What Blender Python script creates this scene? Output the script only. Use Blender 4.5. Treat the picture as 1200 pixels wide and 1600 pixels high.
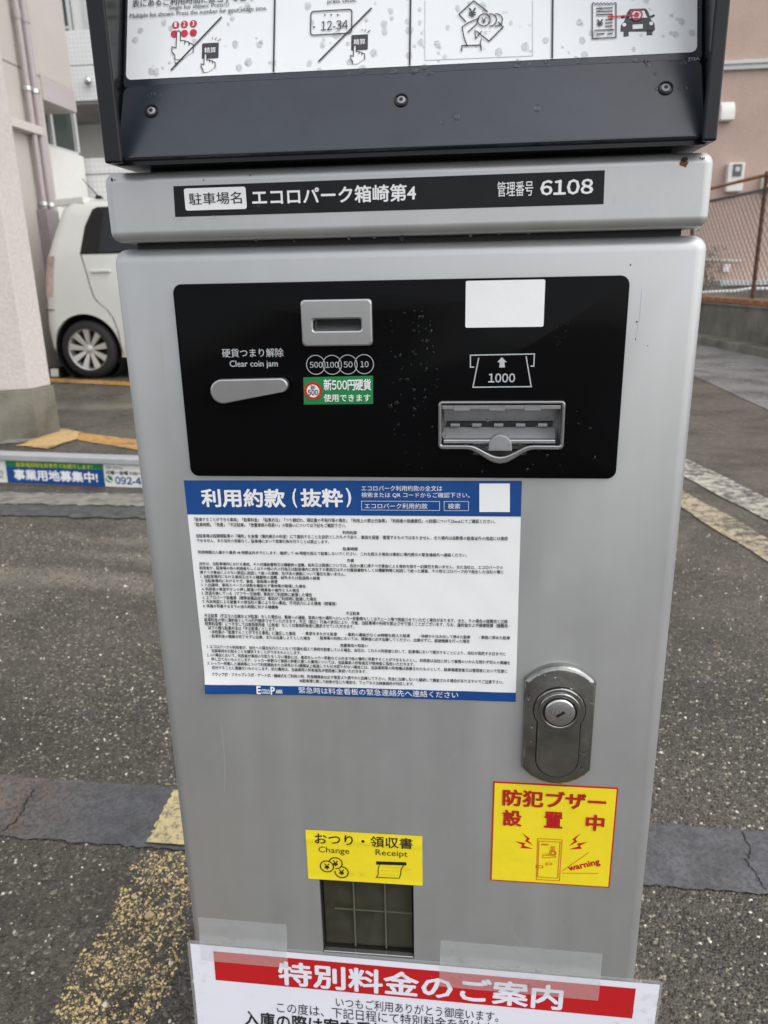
import bpy, bmesh, math, random
import numpy as np
from mathutils import Vector, Matrix

for o in list(bpy.data.objects): bpy.data.objects.remove(o, do_unlink=True)
SC = bpy.context.scene
COL = SC.collection
random.seed(7)

# ------------------------------------------------------------------ camera
CAM = Vector((0.0487278, -0.573074, 0.93)); YAW, PITCH, ROLL, FPX = -0.1091855, 0.3023737, 0.0210638, 1198.03
_f = Vector((math.sin(YAW)*math.cos(PITCH), math.cos(YAW)*math.cos(PITCH), -math.sin(PITCH)))
_r = Vector((math.cos(YAW), -math.sin(YAW), 0)); _d = _f.cross(_r)
RT = _r*math.cos(ROLL) + _d*math.sin(ROLL); DN = _d*math.cos(ROLL) - _r*math.sin(ROLL)
cd = bpy.data.cameras.new('camera'); cam = bpy.data.objects.new('camera', cd); COL.objects.link(cam)
cam.matrix_world = Matrix(((RT.x, -DN.x, -_f.x, CAM.x), (RT.y, -DN.y, -_f.y, CAM.y), (RT.z, -DN.z, -_f.z, CAM.z), (0, 0, 0, 1)))
cd.sensor_fit = 'VERTICAL'; cd.sensor_height = 36; cd.sensor_width = 27; cd.lens = FPX/1600*36
cd.clip_start = 0.02; cd.clip_end = 2000
cd.dof.use_dof = True; cd.dof.focus_distance = 0.585; cd.dof.aperture_fstop = 14
SC.camera = cam
SC.render.resolution_x = 768; SC.render.resolution_y = 1024

# ------------------------------------------------------------------ world, sun, exposure (overcast, after rain)
W = bpy.data.worlds.new('World'); SC.world = W; W.use_nodes = True
nt = W.node_tree; nt.nodes.clear()
sky = nt.nodes.new('ShaderNodeTexSky'); sky.sky_type = 'NISHITA'; sky.sun_disc = False
sky.sun_elevation = math.radians(52); sky.sun_rotation = math.radians(112)
sky.dust_density = 2.0; sky.air_density = 1.0; sky.ozone_density = 1.0
hs = nt.nodes.new('ShaderNodeHueSaturation'); hs.inputs['Saturation'].default_value = 0.24
bg = nt.nodes.new('ShaderNodeBackground'); bg.inputs['Strength'].default_value = 0.15
ow = nt.nodes.new('ShaderNodeOutputWorld')
nt.links.new(sky.outputs[0], hs.inputs['Color']); nt.links.new(hs.outputs[0], bg.inputs[0]); nt.links.new(bg.outputs[0], ow.inputs[0])
sl = bpy.data.lights.new('sun', 'SUN'); sl.energy = 0.55; sl.angle = math.radians(140); sl.color = (1, 0.97, 0.93)
so = bpy.data.objects.new('sun', sl); COL.objects.link(so)
_az, _el = math.radians(112), math.radians(52)
_sd = Vector((math.sin(_az)*math.cos(_el), math.cos(_az)*math.cos(_el), math.sin(_el)))
so.rotation_euler = _sd.to_track_quat('Z', 'Y').to_euler()
SC.view_settings.view_transform = 'Standard'; SC.view_settings.look = 'None'
SC.view_settings.gamma = 1; SC.view_settings.use_curve_mapping = False
SC.view_settings.exposure = 0.90

# ------------------------------------------------------------------ measuring helpers (photograph point -> place on a known plane)
def ray(px, py): return RT*((px-600)/FPX) + DN*((py-800)/FPX) + _f
def at(px, py, Y):
    d = ray(px, py); return CAM + d*((Y-CAM.y)/d.y)
def atx(px, py, X):
    d = ray(px, py); return CAM + d*((X-CAM.x)/d.x)
def gnd(px, py, z=0.0):
    d = ray(px, py); return CAM + d*((z-CAM.z)/d.z)

class Frame:
    """a flat surface: origin, right, up, normal"""
    def __init__(s, o, u, v):
        s.o = Vector(o); s.u = Vector(u).normalized(); s.v = Vector(v).normalized(); s.n = s.u.cross(s.v)
    def w(s, a, b, h=0.0): return s.o + s.u*a + s.v*b + s.n*h
    def uv(s, px, py):
        d = ray(px, py); t = (s.o-CAM).dot(s.n)/d.dot(s.n); p = CAM + d*t - s.o
        return (p.dot(s.u), p.dot(s.v))

# ------------------------------------------------------------------ materials
def lin(r, g, b):
    f = lambda c: (c/255/12.92) if c/255 <= 0.04045 else ((c/255+0.055)/1.055)**2.4
    return (f(r), f(g), f(b))
MATS = {}
def mat(name, col, rough=0.5, metal=0.0, var=0.0, vscale=20.0, bump=0.0, bscale=200.0, alpha=1.0, trans=0.0, ior=1.45, coat=0.0, spec=0.5, col2=None, rvar=0.0):
    m = bpy.data.materials.new(name); m.use_nodes = True; t = m.node_tree; b = t.nodes['Principled BSDF']
    b.inputs['Roughness'].default_value = rough; b.inputs['Metallic'].default_value = metal
    b.inputs['Base Color'].default_value = (*col, 1); b.inputs['Alpha'].default_value = alpha
    b.inputs['Transmission Weight'].default_value = trans; b.inputs['IOR'].default_value = ior
    b.inputs['Coat Weight'].default_value = coat; b.inputs['Coat Roughness'].default_value = 0.04
    b.inputs['Specular IOR Level'].default_value = spec
    tc = t.nodes.new('ShaderNodeTexCoord')
    def noise(sc, det=4, rgh=0.6):
        n = t.nodes.new('ShaderNodeTexNoise'); n.inputs['Scale'].default_value = sc; n.inputs['Detail'].default_value = det
        n.inputs['Roughness'].default_value = rgh; t.links.new(tc.outputs['Object'], n.inputs['Vector']); return n
    if var > 0 or col2:
        n = noise(vscale); r = t.nodes.new('ShaderNodeValToRGB'); r.color_ramp.elements[0].position = 0.3; r.color_ramp.elements[1].position = 0.7
        c2 = col2 or tuple(min(1, c*(1+var)) for c in col)
        r.color_ramp.elements[0].color = (*(tuple(c*(1-var) for c in col)), 1); r.color_ramp.elements[1].color = (*c2, 1)
        t.links.new(n.outputs['Fac'], r.inputs[0]); t.links.new(r.outputs[0], b.inputs['Base Color'])
    if rvar > 0:
        n = noise(vscale*2.3); mr = t.nodes.new('ShaderNodeMapRange'); mr.inputs['To Min'].default_value = max(0, rough-rvar); mr.inputs['To Max'].default_value = min(1, rough+rvar)
        t.links.new(n.outputs['Fac'], mr.inputs['Value']); t.links.new(mr.outputs[0], b.inputs['Roughness'])
    if bump > 0:
        n = noise(bscale); bp = t.nodes.new('ShaderNodeBump'); bp.inputs['Strength'].default_value = min(1, bump); bp.inputs['Distance'].default_value = 0.6/bscale
        t.links.new(n.outputs['Fac'], bp.inputs['Height']); t.links.new(bp.outputs[0], b.inputs['Normal'])
    MATS[name] = m; return m

def silver():
    m = bpy.data.materials.new('silver_paint'); m.use_nodes = True; t = m.node_tree; b = t.nodes['Principled BSDF']; L = t.links
    tc = t.nodes.new('ShaderNodeTexCoord')
    def noise(sc, det, rgh, stretch=None):
        n = t.nodes.new('ShaderNodeTexNoise'); n.inputs['Scale'].default_value = sc; n.inputs['Detail'].default_value = det; n.inputs['Roughness'].default_value = rgh
        if stretch:
            mp = t.nodes.new('ShaderNodeMapping'); mp.inputs['Scale'].default_value = stretch; L.new(tc.outputs['Object'], mp.inputs[0]); L.new(mp.outputs[0], n.inputs['Vector'])
        else: L.new(tc.outputs['Object'], n.inputs['Vector'])
        return n
    def mr(src, a, b_, c, d):
        r = t.nodes.new('ShaderNodeMapRange'); L.new(src, r.inputs[0])
        for k, v in zip((1, 2, 3, 4), (a, b_, c, d)): r.inputs[k].default_value = v
        return r.outputs[0]
    def mul(a, b_):
        n = t.nodes.new('ShaderNodeMath'); n.operation = 'MULTIPLY'; L.new(a, n.inputs[0]); L.new(b_, n.inputs[1]); return n.outputs[0]
    streak = noise(26, 5, 0.6, (1, 1, 0.045)); blot_ = noise(11, 8, 0.7); grime = noise(70, 8, 0.75); flake = noise(2600, 2, 0.5)
    v = mul(mul(mr(streak.outputs['Fac'], 0.35, 0.7, 0.955, 1.03), mr(blot_.outputs['Fac'], 0.3, 0.7, 0.95, 1.04)), mul(mr(grime.outputs['Fac'], 0.62, 0.74, 1.0, 0.90), mr(flake.outputs['Fac'], 0.3, 0.7, 0.93, 1.07)))
    hsv = t.nodes.new('ShaderNodeHueSaturation'); hsv.inputs['Color'].default_value = (0.47, 0.475, 0.472, 1); L.new(v, hsv.inputs['Value']); L.new(hsv.outputs[0], b.inputs['Base Color'])
    b.inputs['Metallic'].default_value = 0.62
    L.new(mul(mr(blot_.outputs['Fac'], 0.3, 0.7, 0.36, 0.44), mr(streak.outputs['Fac'], 0.3, 0.7, 0.92, 1.12)), b.inputs['Roughness'])
    bp = t.nodes.new('ShaderNodeBump'); bp.inputs['Strength'].default_value = 0.06; bp.inputs['Distance'].default_value = 0.0004; L.new(flake.outputs['Fac'], bp.inputs['Height']); L.new(bp.outputs[0], b.inputs['Normal'])
    return m
M_SILVER = silver()
M_BLACKPL = mat('black_plastic', (0.009, 0.009, 0.011), 0.22, 0, spec=0.3, bump=0.02, bscale=300)
M_RUBBER = mat('black_rubber', (0.010, 0.010, 0.011), 0.55)
M_ACRYL = mat('black_acrylic', (0.003, 0.003, 0.0035), 0.045, 0, spec=0.075, rvar=0.02, vscale=25)
M_BEZEL = mat('display_bezel', (0.020, 0.026, 0.036), 0.24, 0, spec=0.78, rvar=0.06, vscale=18, var=0.2)
M_WHITESHEET = mat('display_sheet', (0.80, 0.82, 0.83), 0.16, 0, var=0.02, vscale=30)
M_INK = mat('black_ink', (0.012, 0.012, 0.013), 0.45)
M_GREYINK = mat('dark_grey_ink', (0.045, 0.045, 0.05), 0.35)
M_PALEINK = mat('pale_grey_ink', (0.48, 0.50, 0.51), 0.5)
M_WHITE = mat('white_print', (0.82, 0.82, 0.82), 0.45)
M_PAPER = mat('white_vinyl', (0.83, 0.83, 0.82), 0.36, var=0.03, vscale=14, bump=0.03, bscale=16)
M_BLUE = mat('blue_print', (0.008, 0.060, 0.235), 0.31, var=0.08, vscale=20, bump=0.03, bscale=16)
M_GREEN = mat('green_print', (0.010, 0.200, 0.055), 0.35)
M_RED = mat('red_print', (0.53, 0.012, 0.016), 0.35)
M_ROSE = mat('rose_print', (0.55, 0.03, 0.07), 0.4)
M_PINKINK = mat('orange_line_print', (0.62, 0.13, 0.02), 0.4)
M_YELLOW = mat('yellow_vinyl', (0.86, 0.69, 0.022), 0.31, var=0.04, vscale=25, bump=0.05, bscale=18)
M_STRIP = mat('black_label', (0.010, 0.0105, 0.012), 0.35, spec=0.22, var=0.2, vscale=40)
M_STEEL = mat('satin_steel', (0.46, 0.46, 0.465), 0.24, 0.9, var=0.05, vscale=60, bump=0.03, bscale=600)
M_CHROME = mat('worn_chrome', (0.31, 0.31, 0.295), 0.09, 1.0, var=0.25, vscale=45, bump=0.10, bscale=120, rvar=0.06)
M_DARKMETAL = mat('grey_plastic_flap', (0.29, 0.29, 0.295), 0.33, 0.25, var=0.12, vscale=60)
M_WATER = mat('water', (1, 1, 1), 0.02, 0, trans=1.0, ior=1.33)
M_TAPE = mat('clear_tape', (0.72, 0.73, 0.72), 0.28, 0, alpha=0.26, bump=0.2, bscale=90)
M_LAMI = mat('laminate_film', (0.70, 0.70, 0.69), 0.10, 0, alpha=0.16)
M_NOTICE = mat('notice_paper', (0.80, 0.80, 0.87), 0.22, var=0.02, vscale=9)
M_SMOKE = mat('smoked_acrylic', (0.072, 0.070, 0.047), 0.12, 0, alpha=0.55, spec=0.3, var=0.3, vscale=40)
M_CAVITY = mat('cavity_plastic', (0.022, 0.021, 0.017), 0.5, var=0.2, vscale=30)
M_RIB = mat('acrylic_rib', (0.125, 0.12, 0.088), 0.3, alpha=0.85)
M_RUST = mat('rust', (0.16, 0.065, 0.02), 0.8, var=0.5, vscale=400)
M_RUSTDARK = mat('rust_pit', (0.025, 0.014, 0.008), 0.8)

# ------------------------------------------------------------------ mesh builder
class MB:
    def __init__(s): s.v = []; s.f = []
    def add(s, vs, fs):
        k = len(s.v); s.v += [tuple(p) for p in vs]; s.f += [tuple(i+k for i in f) for f in fs]; return s
    def box(s, a, b):
        (x0, y0, z0), (x1, y1, z1) = a, b
        return s.add([(x0, y0, z0), (x1, y0, z0), (x1, y1, z0), (x0, y1, z0), (x0, y0, z1), (x1, y0, z1), (x1, y1, z1), (x0, y1, z1)],
                     [(3, 2, 1, 0), (4, 5, 6, 7), (0, 1, 5, 4), (1, 2, 6, 5), (2, 3, 7, 6), (3, 0, 4, 7)])
    def prism(s, lo, hi):
        n = len(lo); return s.add(list(lo)+list(hi), [tuple(range(n-1, -1, -1)), tuple(range(n, 2*n))] + [(i, (i+1) % n, n+(i+1) % n, n+i) for i in range(n)])
    def loft(s, rings, cap0=True, cap1=True, closed=True):
        n = len(rings[0]); vs = [p for r in rings for p in r]; fs = []
        for k in range(len(rings)-1):
            for i in range(n if closed else n-1):
                j = (i+1) % n; fs.append((k*n+i, k*n+j, (k+1)*n+j, (k+1)*n+i))
        if cap0: fs.append(tuple(range(n-1, -1, -1)))
        if cap1: fs.append(tuple((len(rings)-1)*n+i for i in range(n)))
        return s.add(vs, fs)
    def tube(s, pts, r, n=8, cap=True):
        pts = [Vector(p) for p in pts]; rings = []
        up = Vector((0, 0, 1))
        for i, p in enumerate(pts):
            d = (pts[min(i+1, len(pts)-1)] - pts[max(i-1, 0)]).normalized()
            a = d.cross(up if abs(d.z) < 0.95 else Vector((1, 0, 0))).normalized(); b = d.cross(a)
            rr = r[i] if isinstance(r, (list, tuple)) else r
            rings.append([p + a*math.cos(2*math.pi*k/n)*rr + b*math.sin(2*math.pi*k/n)*rr for k in range(n)])
        return s.loft(rings, cap, cap)
    def mesh(s, name):
        m = bpy.data.meshes.new(name); m.from_pydata(s.v, [], s.f); return m
    def build(s, name, mt, parent=None, smooth=False, bevel=0, seg=3, recalc=True):
        m = s.mesh(name)
        if recalc:
            bm = bmesh.new(); bm.from_mesh(m); bmesh.ops.recalc_face_normals(bm, faces=bm.faces[:]); bm.to_mesh(m); bm.free()
        return link(name, m, mt, parent, smooth, bevel, seg)
def link(name, m, mt, parent=None, smooth=False, bevel=0, seg=3):
    o = bpy.data.objects.new(name, m); COL.objects.link(o); m.materials.append(mt)
    if smooth or bevel: m.polygons.foreach_set('use_smooth', [True]*len(m.polygons))
    if bevel:
        b = o.modifiers.new('bevel', 'BEVEL'); b.width = bevel; b.segments = seg; b.limit_method = 'ANGLE'; b.angle_limit = math.radians(40); b.harden_normals = True
    elif smooth:
        m.set_sharp_from_angle(angle=math.radians(52))
    if parent: attach(o, parent)
    return o
LOC = {}
def attach(o, parent):
    o.parent = parent
    o.matrix_parent_inverse = Matrix.Translation(-LOC.get(parent.name, Vector((0, 0, 0))))
def thing(name, label, cat, loc=(0, 0, 0), group=None):
    o = bpy.data.objects.new(name, None); COL.objects.link(o); o.location = loc; o.empty_display_size = 0.1
    LOC[o.name] = Vector(loc); return tag(o, label, cat, group)
def tag(o, label, cat, group=None):
    o['label'] = label; o['category'] = cat
    if group: o['group'] = group
    return o
def struct(o): o['kind'] = 'structure'; return o
def stuff(o): o['kind'] = 'stuff'; return o
def cut(o, cutters):
    """subtract closed cutter builders from object o (applied to its mesh)"""
    for c in cutters:
        m = c.mesh('cutter'); bm = bmesh.new(); bm.from_mesh(m); bmesh.ops.recalc_face_normals(bm, faces=bm.faces[:]); bm.to_mesh(m); bm.free()
        co = bpy.data.objects.new('cutter', m); COL.objects.link(co)
        b = o.modifiers.new('cut', 'BOOLEAN'); b.operation = 'DIFFERENCE'; b.object = co; b.solver = 'EXACT'
        dg = bpy.context.evaluated_depsgraph_get(); nm = bpy.data.meshes.new_from_object(o.evaluated_get(dg))
        o.modifiers.clear(); old = o.data; o.data = nm; nm.name = o.name
        bpy.data.objects.remove(co, do_unlink=True); bpy.data.meshes.remove(m); bpy.data.meshes.remove(old)
    if 'custom_normal' in o.data.attributes: o.data.attributes.remove(o.data.attributes['custom_normal'])
    o.data.polygons.foreach_set('use_smooth', [max(abs(c) for c in p.normal) < 0.9995 for p in o.data.polygons]); o.data.set_sharp_from_angle(angle=math.radians(32))

def rrect(x0, z0, x1, z1, r, n=5):
    pts = []
    for cx, cz, a0 in ((x1-r, z1-r, 0), (x0+r, z1-r, 90), (x0+r, z0+r, 180), (x1-r, z0+r, 270)):
        for k in range(n+1):
            a = math.radians(a0 + 90*k/n); pts.append((cx+r*math.cos(a), cz+r*math.sin(a)))
    return pts
def plate(fr, loop, h0, h1, edge=0.0, holes=None):
    """solid slab over an outline on a frame, softened front edge; optional same-length inner loop = opening"""
    mb = MB(); c = (sum(p[0] for p in loop)/len(loop), sum(p[1] for p in loop)/len(loop))
    def ins(lp, e):
        w = max(p[0] for p in lp)-min(p[0] for p in lp); hh = max(p[1] for p in lp)-min(p[1] for p in lp)
        cx = (max(p[0] for p in lp)+min(p[0] for p in lp))/2; cy = (max(p[1] for p in lp)+min(p[1] for p in lp))/2
        return [(cx+(p[0]-cx)*(1-2*e/w), cy+(p[1]-cy)*(1-2*e/hh)) for p in lp]
    R = lambda lp, h: [fr.w(a, b, h) for a, b in lp]
    e = edge
    rings = [R(loop, h0), R(loop, h1-e)] + ([R(ins(loop, e*0.3), h1-e*0.3), R(ins(loop, e), h1)] if e else [])
    if holes:
        if e: rings += [R(ins(holes, -e), h1), R(ins(holes, -e*0.3), h1-e*0.3)]
        rings += [R(holes, h1-e), R(holes, h0)]
        mb.loft(rings, False, False)
    else: mb.loft(rings)
    return mb

# ------------------------------------------------------------------ flat print: polygons and lettering on a frame
class Print:
    def __init__(s, fr): s.fr = fr; s.v = []; s.f = []
    def poly(s, pts):
        k = len(s.v); s.v += list(pts); s.f.append(tuple(range(k, k+len(pts)))); return s
    def px(s, *pts): return s.poly([s.fr.uv(*p) for p in pts])
    def quadpx(s, x0, y0, x1, y1): return s.px((x0, y1), (x1, y1), (x1, y0), (x0, y0))
    def rect(s, a, b, c, d): return s.poly([(a, b), (c, b), (c, d), (a, d)])
    def disc(s, c, r, n=24, ry=None): return s.poly([(c[0]+r*math.cos(2*math.pi*k/n), c[1]+(ry or r)*math.sin(2*math.pi*k/n)) for k in range(n)])
    def ring(s, c, r, w, n=28, a0=0, a1=360):
        for k in range(n):
            a, b = (math.radians(a0+(a1-a0)*q/n) for q in (k, k+1))
            s.poly([(c[0]+rr*math.cos(t), c[1]+rr*math.sin(t)) for rr, t in ((r-w/2, a), (r+w/2, a), (r+w/2, b), (r-w/2, b))])
        return s
    def line(s, pts, w, closed=False):
        pts = [Vector(p) for p in pts]; n = len(pts); L = []; Rr = []
        for i in range(n):
            a = pts[i-1] if (i > 0 or closed) else None; b = pts[(i+1) % n] if (i < n-1 or closed) else None
            d1 = (pts[i]-a).normalized() if a is not None else None; d2 = (b-pts[i]).normalized() if b is not None else None
            d1 = d1 or d2; d2 = d2 or d1
            nn = Vector((-(d1+d2).y, (d1+d2).x)); nn = nn.normalized() if nn.length > 1e-6 else Vector((-d1.y, d1.x))
            k = w/2/max(0.35, nn.dot(Vector((-d1.y, d1.x)))); L.append(pts[i]+nn*k); Rr.append(pts[i]-nn*k)
        for i in range(n if closed else n-1):
            j = (i+1) % n; s.poly([tuple(Rr[i]), tuple(Rr[j]), tuple(L[j]), tuple(L[i])])
        return s
    def linepx(s, pts, w, closed=False): return s.line([s.fr.uv(*p) for p in pts], w, closed)
    def text(s, body, a, b, h, bold=0.0, shear=0.0, res=2, rot=False):
        """lettering whose centre line runs from a to b (surface coordinates) with letter height h"""
        vs, fs = glyphs(body, 0.0, res, shear)
        lo, hi = vs.min(0), vs.max(0); a = Vector(a); b = Vector(b); L = (b-a).length
        d = (b-a).normalized() if rot else Vector((1, 0)); e = Vector((-d.y, d.x))
        base = a if rot else Vector((a.x, (a.y+b.y)/2)); L = L if rot else b.x-a.x
        sx = L/(hi[0]-lo[0]+2*bold); sy = h/(hi[1]-lo[1]+2*bold)
        n = 0 if bold <= 0 else (2 if bold < 0.011 else (4 if bold < 0.016 else 8))
        offs = [(bold*math.cos(2*math.pi*i/n), bold*math.sin(2*math.pi*i/n)) for i in range(n)] or [(0, 0)]
        for i, (ox, oy) in enumerate(offs):      # heavier strokes: the glyphs struck several times, each a hair above the last
            k = len(s.v)
            for p in vs:
                q = base + d*((p[0]-lo[0]+bold+ox)*sx) + e*((p[1]+oy-(lo[1]+hi[1])/2)*sy); s.v.append((q.x, q.y, 0.00002*i))
            s.f += [tuple(j+k for j in f) for f in fs]
        return s
    def textpx(s, body, a, b, hpx, **kw):
        A, B = s.fr.uv(*a), s.fr.uv(*b); m = ((a[0]+b[0])/2, (a[1]+b[1])/2)
        h = s.fr.uv(m[0], m[1]-hpx/2)[1]-s.fr.uv(m[0], m[1]+hpx/2)[1]
        return s.text(body, A, B, h, **kw)
    def build(s, name, mt, parent, h=0.0004, label=None, surf=None):
        m = bpy.data.meshes.new(name)
        m.from_pydata([tuple(surf(p[:2], h+(p[2] if len(p) > 2 else 0)) if surf else s.fr.w(p[0], p[1], h+(p[2] if len(p) > 2 else 0))) for p in s.v], [], s.f)
        bm = bmesh.new(); bm.from_mesh(m)
        for f in bm.faces:
            f.normal_update()
            if f.normal.dot(s.fr.n) < 0: f.normal_flip()
        bm.to_mesh(m); bm.free()
        o = link(name, m, mt, parent)
        if label: o['label'] = label
        return o
_gc = {}
FW = '０１２３４５６７８９'
def glyphs(body, bold, res, shear):
    key = (body, bold, res, shear)
    if key in _gc: return _gc[key]
    if len(body) > 1 and any(ch in FW for ch in body):     # set figures close together
        V_, F_, x = [], [], 0.0; n = 0
        for ch in body:
            vs, fs = glyphs(ch, bold, res, shear); lo, hi = vs[:, 0].min(), vs[:, 0].max(); gap = 0.09 if ch in FW or ch == '-' else 0.05
            V_.append(vs-np.array([lo-x, 0])); F_ += [tuple(i+n for i in f) for f in fs]; n += len(vs); x += hi-lo+gap
        _gc[key] = (np.concatenate(V_), F_); return _gc[key]
    c = bpy.data.curves.new('lettering', 'FONT'); c.body = body; c.size = 1; c.offset = bold; c.resolution_u = res; c.shear = shear; c.fill_mode = 'FRONT'
    o = bpy.data.objects.new('lettering', c); COL.objects.link(o)
    dg = bpy.context.evaluated_depsgraph_get(); m = bpy.data.meshes.new_from_object(o.evaluated_get(dg))
    vs = np.empty(len(m.vertices)*3); m.vertices.foreach_get('co', vs); vs = vs.reshape(-1, 3)[:, :2]
    fs = [tuple(p.vertices) for p in m.polygons]
    bpy.data.objects.remove(o, do_unlink=True); bpy.data.curves.remove(c); bpy.data.meshes.remove(m); _gc[key] = (vs, fs)
    return _gc[key]

def droplets(name, spots, fr, parent, h=0.0, flat=0.45):
    """spots: (u, v, radius) -> joined water beads on a frame"""
    vs, fs = [], []; rnd = random.Random(len(spots)*13+1); N = 10
    for u, v, r in spots:
        k = len(vs); ph = rnd.uniform(0, 6.28); e = rnd.uniform(0.75, 1.0); wob = [rnd.uniform(0.85, 1.12) for _ in range(N)]
        for rr, hh in ((1, 0), (0.88, 0.42), (0.6, 0.78), (0.28, 0.96)):
            for i in range(N):
                a = 2*math.pi*i/N
                vs.append(fr.w(u + r*rr*e*math.cos(a+ph)*wob[i], v + r*rr*math.sin(a+ph)*wob[i] - (1-hh)*0.1*r, h + r*flat*hh))
        vs.append(fr.w(u, v, h + r*flat))
        for q in range(3):
            for i in range(N):
                j = (i+1) % N; fs.append((k+q*N+i, k+q*N+j, k+(q+1)*N+j, k+(q+1)*N+i))
        fs += [(k+3*N+i, k+3*N+(i+1) % N, k+4*N) for i in range(N)]
    mb = MB(); mb.v = vs; mb.f = fs
    o = mb.build(name, M_WATER, parent, smooth=False, recalc=False); o.data.polygons.foreach_set('use_smooth', [True]*len(o.data.polygons))
    return stuff(o)
# ================================================================== GROUND
def nodes(name):
    m = bpy.data.materials.new(name); m.use_nodes = True; t = m.node_tree; return m, t, t.nodes['Principled BSDF']
def N_(t, typ, **kw):
    n = t.nodes.new(typ)
    for k, v in kw.items():
        if k in n.inputs: n.inputs[k].default_value = v
        else: setattr(n, k, v)
    return n
def ramp(t, src, stops):
    r = t.nodes.new('ShaderNodeValToRGB'); el = r.color_ramp.elements
    while len(el) < len(stops): el.new(0.5)
    for e, (p, c) in zip(el, stops): e.position = p; e.color = (*c, 1)
    t.links.new(src, r.inputs[0]); return r
def mix(t, fac, a, b):
    m = t.nodes.new('ShaderNodeMix'); m.data_type = 'RGBA'
    for s, v in ((0, fac), (6, a), (7, b)):
        if hasattr(v, 'is_linked'): t.links.new(v, m.inputs[s])
        else: m.inputs[s].default_value = v if s == 0 else (*v, 1)
    return m.outputs[2]
def asphalt(name, dark, light, wet=0.45, patches=True):
    m, t, b = nodes(name); tc = N_(t, 'ShaderNodeTexCoord'); L = t.links
    vo = N_(t, 'ShaderNodeTexVoronoi', Scale=210.0); vo.inputs['Randomness'].default_value = 1; L.new(tc.outputs['Object'], vo.inputs['Vector'])
    big = N_(t, 'ShaderNodeTexNoise', Scale=1.6, Detail=5.0); L.new(tc.outputs['Object'], big.inputs['Vector'])
    mid = N_(t, 'ShaderNodeTexNoise', Scale=9.0, Detail=6.0); L.new(tc.outputs['Object'], mid.inputs['Vector'])
    sep = N_(t, 'ShaderNodeSeparateColor'); L.new(vo.outputs['Color'], sep.inputs[0])
    tone = ramp(t, sep.outputs[0], [(0.0, dark), (0.55, tuple((p+q)/2 for p, q in zip(dark, light))), (0.93, light), (0.97, tuple(min(1, c*3.6) for c in light))])
    base = mix(t, ramp(t, big.outputs['Fac'], [(0.35, (0, 0, 0)), (0.7, (0.55,)*3)]).outputs[0], tone.outputs[0], tuple(c*1.25 for c in light))
    if patches:   # dusty worn bands across the lot
        xyz = N_(t, 'ShaderNodeSeparateXYZ'); L.new(tc.outputs['Object'], xyz.inputs[0])
        col = base
        for cx, cy, sx, sy, am in ((-1.35, 1.62, 1.5, 0.075, 0.8), (-1.05, 2.02, 0.45, 0.05, 0.6), (-0.95, 1.84, 0.4, 0.05, 0.6), (-1.42, 1.35, 0.16, 0.05, 0.9), (-2.2, 5.0, 1.2, 0.16, 0.6), (-2.0, 2.9, 3, 0.2, .35)):
            dx = N_(t, 'ShaderNodeMath', operation='SUBTRACT'); L.new(xyz.outputs[0], dx.inputs[0]); dx.inputs[1].default_value = cx
            dx2 = N_(t, 'ShaderNodeMath', operation='DIVIDE'); L.new(dx.outputs[0], dx2.inputs[0]); dx2.inputs[1].default_value = sx
            wv = N_(t, 'ShaderNodeMath', operation='MULTIPLY_ADD'); L.new(big.outputs['Fac'], wv.inputs[0]); wv.inputs[1].default_value = 0.35; L.new(xyz.outputs[1], wv.inputs[2])
            dy = N_(t, 'ShaderNodeMath', operation='SUBTRACT'); L.new(wv.outputs[0], dy.inputs[0]); dy.inputs[1].default_value = cy+0.175
            dy2 = N_(t, 'ShaderNodeMath', operation='DIVIDE'); L.new(dy.outputs[0], dy2.inputs[0]); dy2.inputs[1].default_value = sy
            a1 = N_(t, 'ShaderNodeMath', operation='MULTIPLY'); L.new(dx2.outputs[0], a1.inputs[0]); L.new(dx2.outputs[0], a1.inputs[1])
            a2 = N_(t, 'ShaderNodeMath', operation='MULTIPLY_ADD'); L.new(dy2.outputs[0], a2.inputs[0]); L.new(dy2.outputs[0], a2.inputs[1]); L.new(a1.outputs[0], a2.inputs[2])
            a3 = N_(t, 'ShaderNodeMath', operation='MULTIPLY_ADD'); L.new(mid.outputs['Fac'], a3.inputs[0]); a3.inputs[1].default_value = 2.2; L.new(a2.outputs[0], a3.inputs[2])
            mr = N_(t, 'ShaderNodeMapRange'); L.new(a3.outputs[0], mr.inputs[0]); mr.inputs[1].default_value = 0.7; mr.inputs[2].default_value = 2.7; mr.inputs[3].default_value = am; mr.inputs[4].default_value = 0
            col = mix(t, mr.outputs[0], col, mix(t, sep.outputs[1], (0.12, 0.105, 0.08), (0.33, 0.295, 0.235)))
        base = col
    dn_ = N_(t, 'ShaderNodeTexNoise', Scale=2.3, Detail=7.0, Roughness=0.62); L.new(tc.outputs['Object'], dn_.inputs['Vector'])     # damp, darker, shinier areas
    damp = ramp(t, dn_.outputs['Fac'], [(0.46, (0, 0, 0)), (0.60, (1, 1, 1))]).outputs[0]
    dk = N_(t, 'ShaderNodeHueSaturation', Value=0.62); L.new(base, dk.inputs['Color']); base = mix(t, damp, base, dk.outputs[0])
    L.new(base, b.inputs['Base Color'])
    rr = N_(t, 'ShaderNodeMapRange'); L.new(mid.outputs['Fac'], rr.inputs[0]); rr.inputs[1].default_value = 0.3; rr.inputs[2].default_value = 0.7; rr.inputs[3].default_value = wet-0.14; rr.inputs[4].default_value = wet+0.18; rm = N_(t, 'ShaderNodeMath', operation='MULTIPLY_ADD'); L.new(damp, rm.inputs[0]); rm.inputs[1].default_value = -0.14; L.new(rr.outputs[0], rm.inputs[2]); L.new(rm.outputs[0], b.inputs['Roughness'])
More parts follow.
